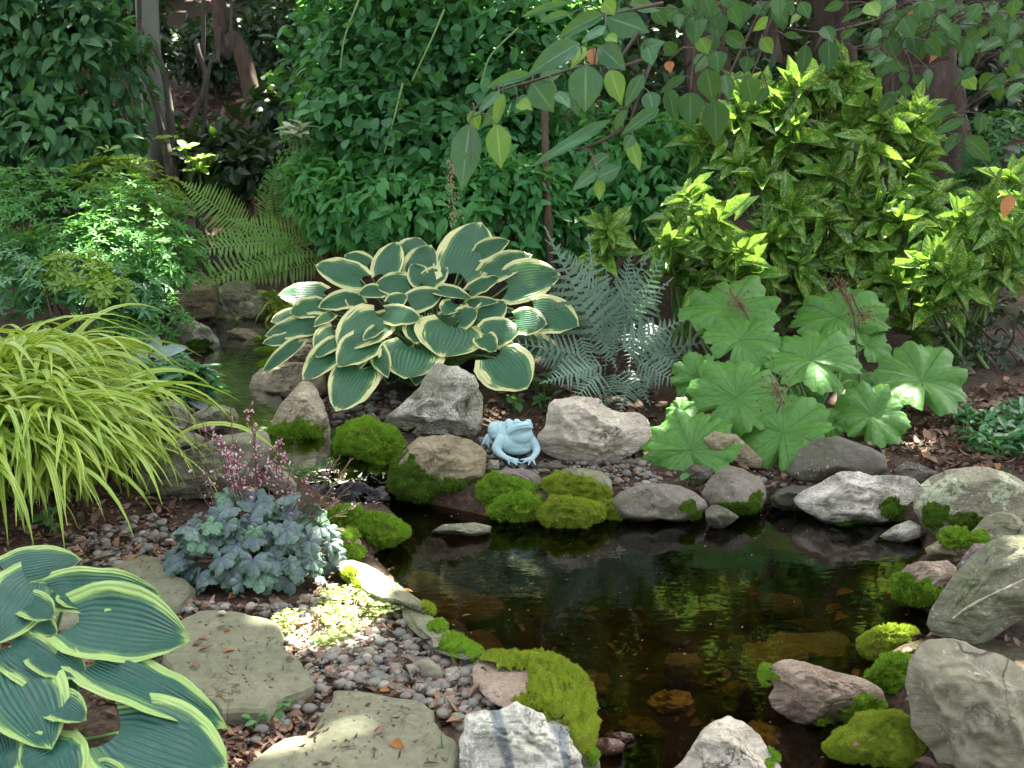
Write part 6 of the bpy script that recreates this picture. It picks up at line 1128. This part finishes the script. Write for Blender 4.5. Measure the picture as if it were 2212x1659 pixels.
cap([(600, 800, -420), (520, 820, -400), (470, 850, -380)], [80, 66, 55]); cap([(470, 840, -380), (410, 930, -360), (352, 1012, -340)], [52, 34, 15]); cap([(475, 850, -375), (490, 950, -330), (496, 1062, -290)], [52, 36, 16]); cap([(480, 850, -370), (540, 930, -330), (596, 992, -320)], [48, 34, 16])
fb.add(np.array([fp(470, 850, -370), fp(365, 995, -340), fp(430, 985, -325), fp(494, 1040, -300), fp(545, 980, -320), fp(590, 985, -322), fp(470, 850, -400), fp(365, 995, -365), fp(430, 985, -350), fp(494, 1040, -325), fp(545, 980, -345), fp(590, 985, -346)]), [(0, 1, 2), (0, 2, 3), (0, 3, 4), (0, 4, 5), (6, 8, 7), (6, 9, 8), (6, 10, 9), (6, 11, 10), (1, 7, 8), (1, 8, 2), (2, 8, 9), (2, 9, 3), (3, 9, 10), (3, 10, 4), (4, 10, 11), (4, 11, 5), (0, 6, 7), (0, 7, 1), (5, 11, 6), (5, 6, 0)])
cap([(760, 900, 150), (690, 1010, 190), (660, 1090, 230), (720, 1180, 300), (830, 1260, 380)], [130, 112, 98, 80, 58], 20)
for e, q in (((915, 1412, 430), 22), ((1080, 1420, 440), 22), ((1150, 1380, 430), 22), ((1112, 1308, 400), 20)): cap([(820, 1245, 370), (880+(e[0]-900)*.35, 1300+(e[1]-1350)*.3, 400), e], [50, 33, q-6])
ell(870, 1290, 390, 62, 38, 70, -.5)
cap([(1360, 930, 150), (1440, 1030, 170), (1470, 1110, 210), (1440, 1200, 290), (1390, 1270, 370)], [125, 100, 84, 68, 54], 20)
for e, q in (((1135, 1308, 430), 20), ((1168, 1382, 440), 20), ((1300, 1422, 450), 22), ((1445, 1412, 440), 22)): cap([(1395, 1255, 360), (1360+(e[0]-1330)*.35, 1300+(e[1]-1330)*.25, 400), e], [46, 32, q-6])
ell(1360, 1300, 385, 58, 36, 66, .3)
fo = fb.build('frog_statue', M['patina'], loc=(hf[0], hf[1]+.1, hf[2]-.01))
md = fo.modifiers.new('fuse', 'REMESH'); md.mode = 'VOXEL'; md.voxel_size = .0028; md.use_smooth_shade = True
md = fo.modifiers.new('soften', 'SMOOTH'); md.factor = .6; md.iterations = 7
tag(fo, 'pale blue green frog statue sitting on gravel beside the pale boulder', 'frog statue')
mb = MB(); P = np.array([fp(*p) for p in ((905, 772, 282), (965, 712, 392), (1085, 650, 475), (1235, 616, 502), (1340, 618, 420), (1378, 648, 320))]); tube(mb, curve(P, 24), 9*UN, 8)
mb.build('mouth_line', plain('mouth_dark', (.07, .16, .18), (.1, .22, .24)), fo)  # dark strip along the mouth, in place of a cut gap
mb = MB()
for x, y, z in ((1090, 548, 282), (1318, 548, 330)): v, f = ico(2); mb.add(fp(x, y, z)+v*[20*UN, 10*UN, 15*UN], f)
mb.build('eyes', plain('eye_patina', (.12, .24, .26), (.16, .3, .32)), fo)

# ------------------------------------------------------------------ single dead leaves lying on the stones, and twigs
def dead(label, crop, x, y, L, W, z, ang, seed, mat='litter', group=None):
    r = np.random.default_rng(seed); p = on_z([px(crop, [(x, y)])[0]], z)[0]; mb = MB(); tpl = leaf_tpl([.1, .7, 1, .8, .4, .03], 6, 4, r.uniform(-.3, .3), r.uniform(.2, .7), 0, 0, .06, seed, 0, r.normal()*.4)
    scatter(mb, tpl, [p-np.array([math.cos(ang), math.sin(ang), 0])*L/2], [(math.cos(ang), math.sin(ang), .06)], (.1*r.normal(), .1*r.normal(), 1), [L], [W], [.25+.7*r.random()])
    tag(mb.build('dead_leaf', M[mat], loc=p), label, 'dead leaf', group)
G1 = 'dead leaves on the big flagstone'; G2 = 'dead leaves on the lower flagstone'
M['orange_leaf'] = LM['orange']
for k, (x, y, L, W, a, lb, m) in enumerate([(1270, 855, .05, .02, -.4, 'long brown curled leaf, highest of the three on the big flagstone', 'litter'), (1430, 925, .045, .022, .6, 'orange tan curled leaf at the middle of the big flagstone', 'orange_leaf'), (1235, 895, .035, .016, .3, 'grey brown leaf just below the long curled one', 'litter'), (1280, 925, .05, .016, .4, 'dark shrivelled leaf left of the orange tan leaf', 'litter'), (1385, 785, .04, .014, 0, 'blackish leaf near the back of the big flagstone', 'litter'), (1420, 815, .03, .006, -.3, 'thin yellow leaf stalk on the back of the big flagstone', 'orange_leaf'), (1370, 1200, .018, .014, 0, 'round red brown leaf bit at the front of the big flagstone', 'orange_leaf'), (1805, 985, .03, .016, .2, 'dark brown leaf at the right corner of the big flagstone', 'litter'), (1215, 1030, .035, .014, .5, 'pale tan leaf scrap near the hosta on the flagstone', 'litter')]):
    dead(lb, 'E2', x, y, L, W, FZ+.006, a, 600+k, m)
for k, (x, y, L, W, a, lb, m) in enumerate([(640, 1180, .034, .026, 0, 'round orange brown leaf at the back edge of the lower flagstone', 'orange_leaf'), (535, 1272, .02, .012, .2, 'small brown leaf near the back of the lower flagstone', 'litter'), (375, 1308, .028, .01, -.1, 'flat brown chip at the left back of the lower flagstone', 'litter'), (610, 1430, .034, .022, 1.2, 'pinkish tan leaf standing in the middle of the lower flagstone', 'litter'), (715, 1515, .046, .022, -.4, 'orange curled leaf near the front of the lower flagstone', 'orange_leaf'), (200, 1440, .06, .035, 1.0, 'big dark crumpled leaf at the left edge of the lower flagstone', 'litter'), (570, 1545, .018, .012, 0, 'small pink brown scrap left of the orange curled leaf', 'litter'), (410, 1530, .05, .008, .3, 'thin dark twig like leaf on the lower flagstone', 'litter'), (930, 1630, .04, .008, .1, 'thin tan leaf strip near the marbled boulder', 'litter'), (275, 1640, .03, .01, .4, 'tan sliver in the sunny corner of the flagstone', 'litter')]):
    dead(lb, 'E3', x, y, L, W, .141, a, 640+k, m)
dead('brown leaf stuck on the front right moss cushion', 'R6', 650, 985, .05, .02, .07, 1.9, 660); dead('small orange leaf lying on the moss by the frog', 'R6', 430, 818, .03, .018, .1, .2, 661, 'orange_leaf'); dead('brown leaf on the grey flagstone at the left edge', 'E2', 95, 190, .06, .035, .16, .2, 662); dead('second brown leaf on the flagstone at the left edge', 'E2', 145, 232, .06, .025, .158, .4, 663)
dead('orange leaf floating by the moss coated pink stone', 'E4', 1400, 565, .05, .022, .004, .1, 664, 'orange_leaf'); dead('pale leaf floating near the mossy edging rock', 'E3', 1150, 712, .035, .014, .004, .1, 665); dead('tan leaf floating beside the floating pale leaf', 'E3', 1000, 735, .035, .012, .004, -.1, 666)
for k, (x, y, lb) in enumerate([(1100, 580, 'bright orange sunken leaf in the right of the pond'), (1030, 670, 'dull orange sunken leaf below the bright orange one'), (1080, 725, 'orange sunken leaf above the olive sunken rock'), (540, 570, 'faint orange sunken leaf in the middle of the pond')]): dead(lb, 'E4', x, y, .075, .04, -.05, .3*k, 670+k, 'orange_leaf')
dead('brown leaf resting on the green moss cushion by the big boulder', 'E4', 1440, 1010, .03, .022, .13, .3, 680); dead('tan dead leaf on the lumpy brown green moss mound', 'E4', 1170, 1510, .022, .018, .13, .3, 681)
mb = MB(); r = np.random.default_rng(720)
for crop, poly, z, n in (('E2', [(1180, 740), (1330, 690), (1700, 760), (1900, 1080), (1660, 1220), (1380, 1250), (1050, 900)], FZ+.004, 150), ('E3', [(360, 1190), (840, 1260), (1000, 1450), (1060, 1640), (0, 1640), (250, 1340)], .139, 170), ('E2', [(640, 460), (900, 340), (1000, 460), (1140, 520), (1100, 600)], .154, 60), ('E4', [(1560, 1000), (1750, 880), (2000, 960), (2150, 1100)], .3, 0)):
    if not n: continue
    Q = on_z(px(crop, sample_px(poly, n, r)), z); L = .006+.02*r.random(n)**2; f = rnd_dirs(n, r)*[1, 1, .12]; scatter(mb, LT[1], Q, f, np.array([0, 0, 1])+.3*rnd_dirs(n, r), L, np.minimum(L*r.uniform(.1, .5, n), .006), r.random(n)**1.5*.8)
tag(mb.build('litter_crumbs', M['litter'], loc=(-.5, 3.3, .15)), 'crumbs of leaf and needle litter sprinkled over the flagstones', 'leaf litter', kind='stuff')
mb = MB(); P = on_z(px('E2', [(520, 385), (600, 355), (720, 325)]), .17); tube(mb, curve(P, 8), .004, 5); tag(mb.build('twig', M['litter'], loc=P[0]), 'pale tan twig lying beyond the front hosta', 'twig')
# specks and petals afloat on the pond
mb = MB(); n = 260; r = np.random.default_rng(701); Q = np.column_stack([r.uniform(-1.2, 2.2, n), r.uniform(2.4, 5.3, n)]); Q = Q[TF(Q) < -.03]; n = len(Q)
scatter(mb, OVB, np.column_stack([Q, np.full(n, .003)]), rnd_dirs(n, r)*[1, 1, 0], (0, 0, 1), r.uniform(.004, .012, n), r.uniform(.003, .008, n), .5+.5*r.random(n))
tag(mb.build('floating_specks', M['litter'], loc=(0, 4, 0)), 'tiny specks of pollen and petals floating on the pond', 'debris', kind='stuff')
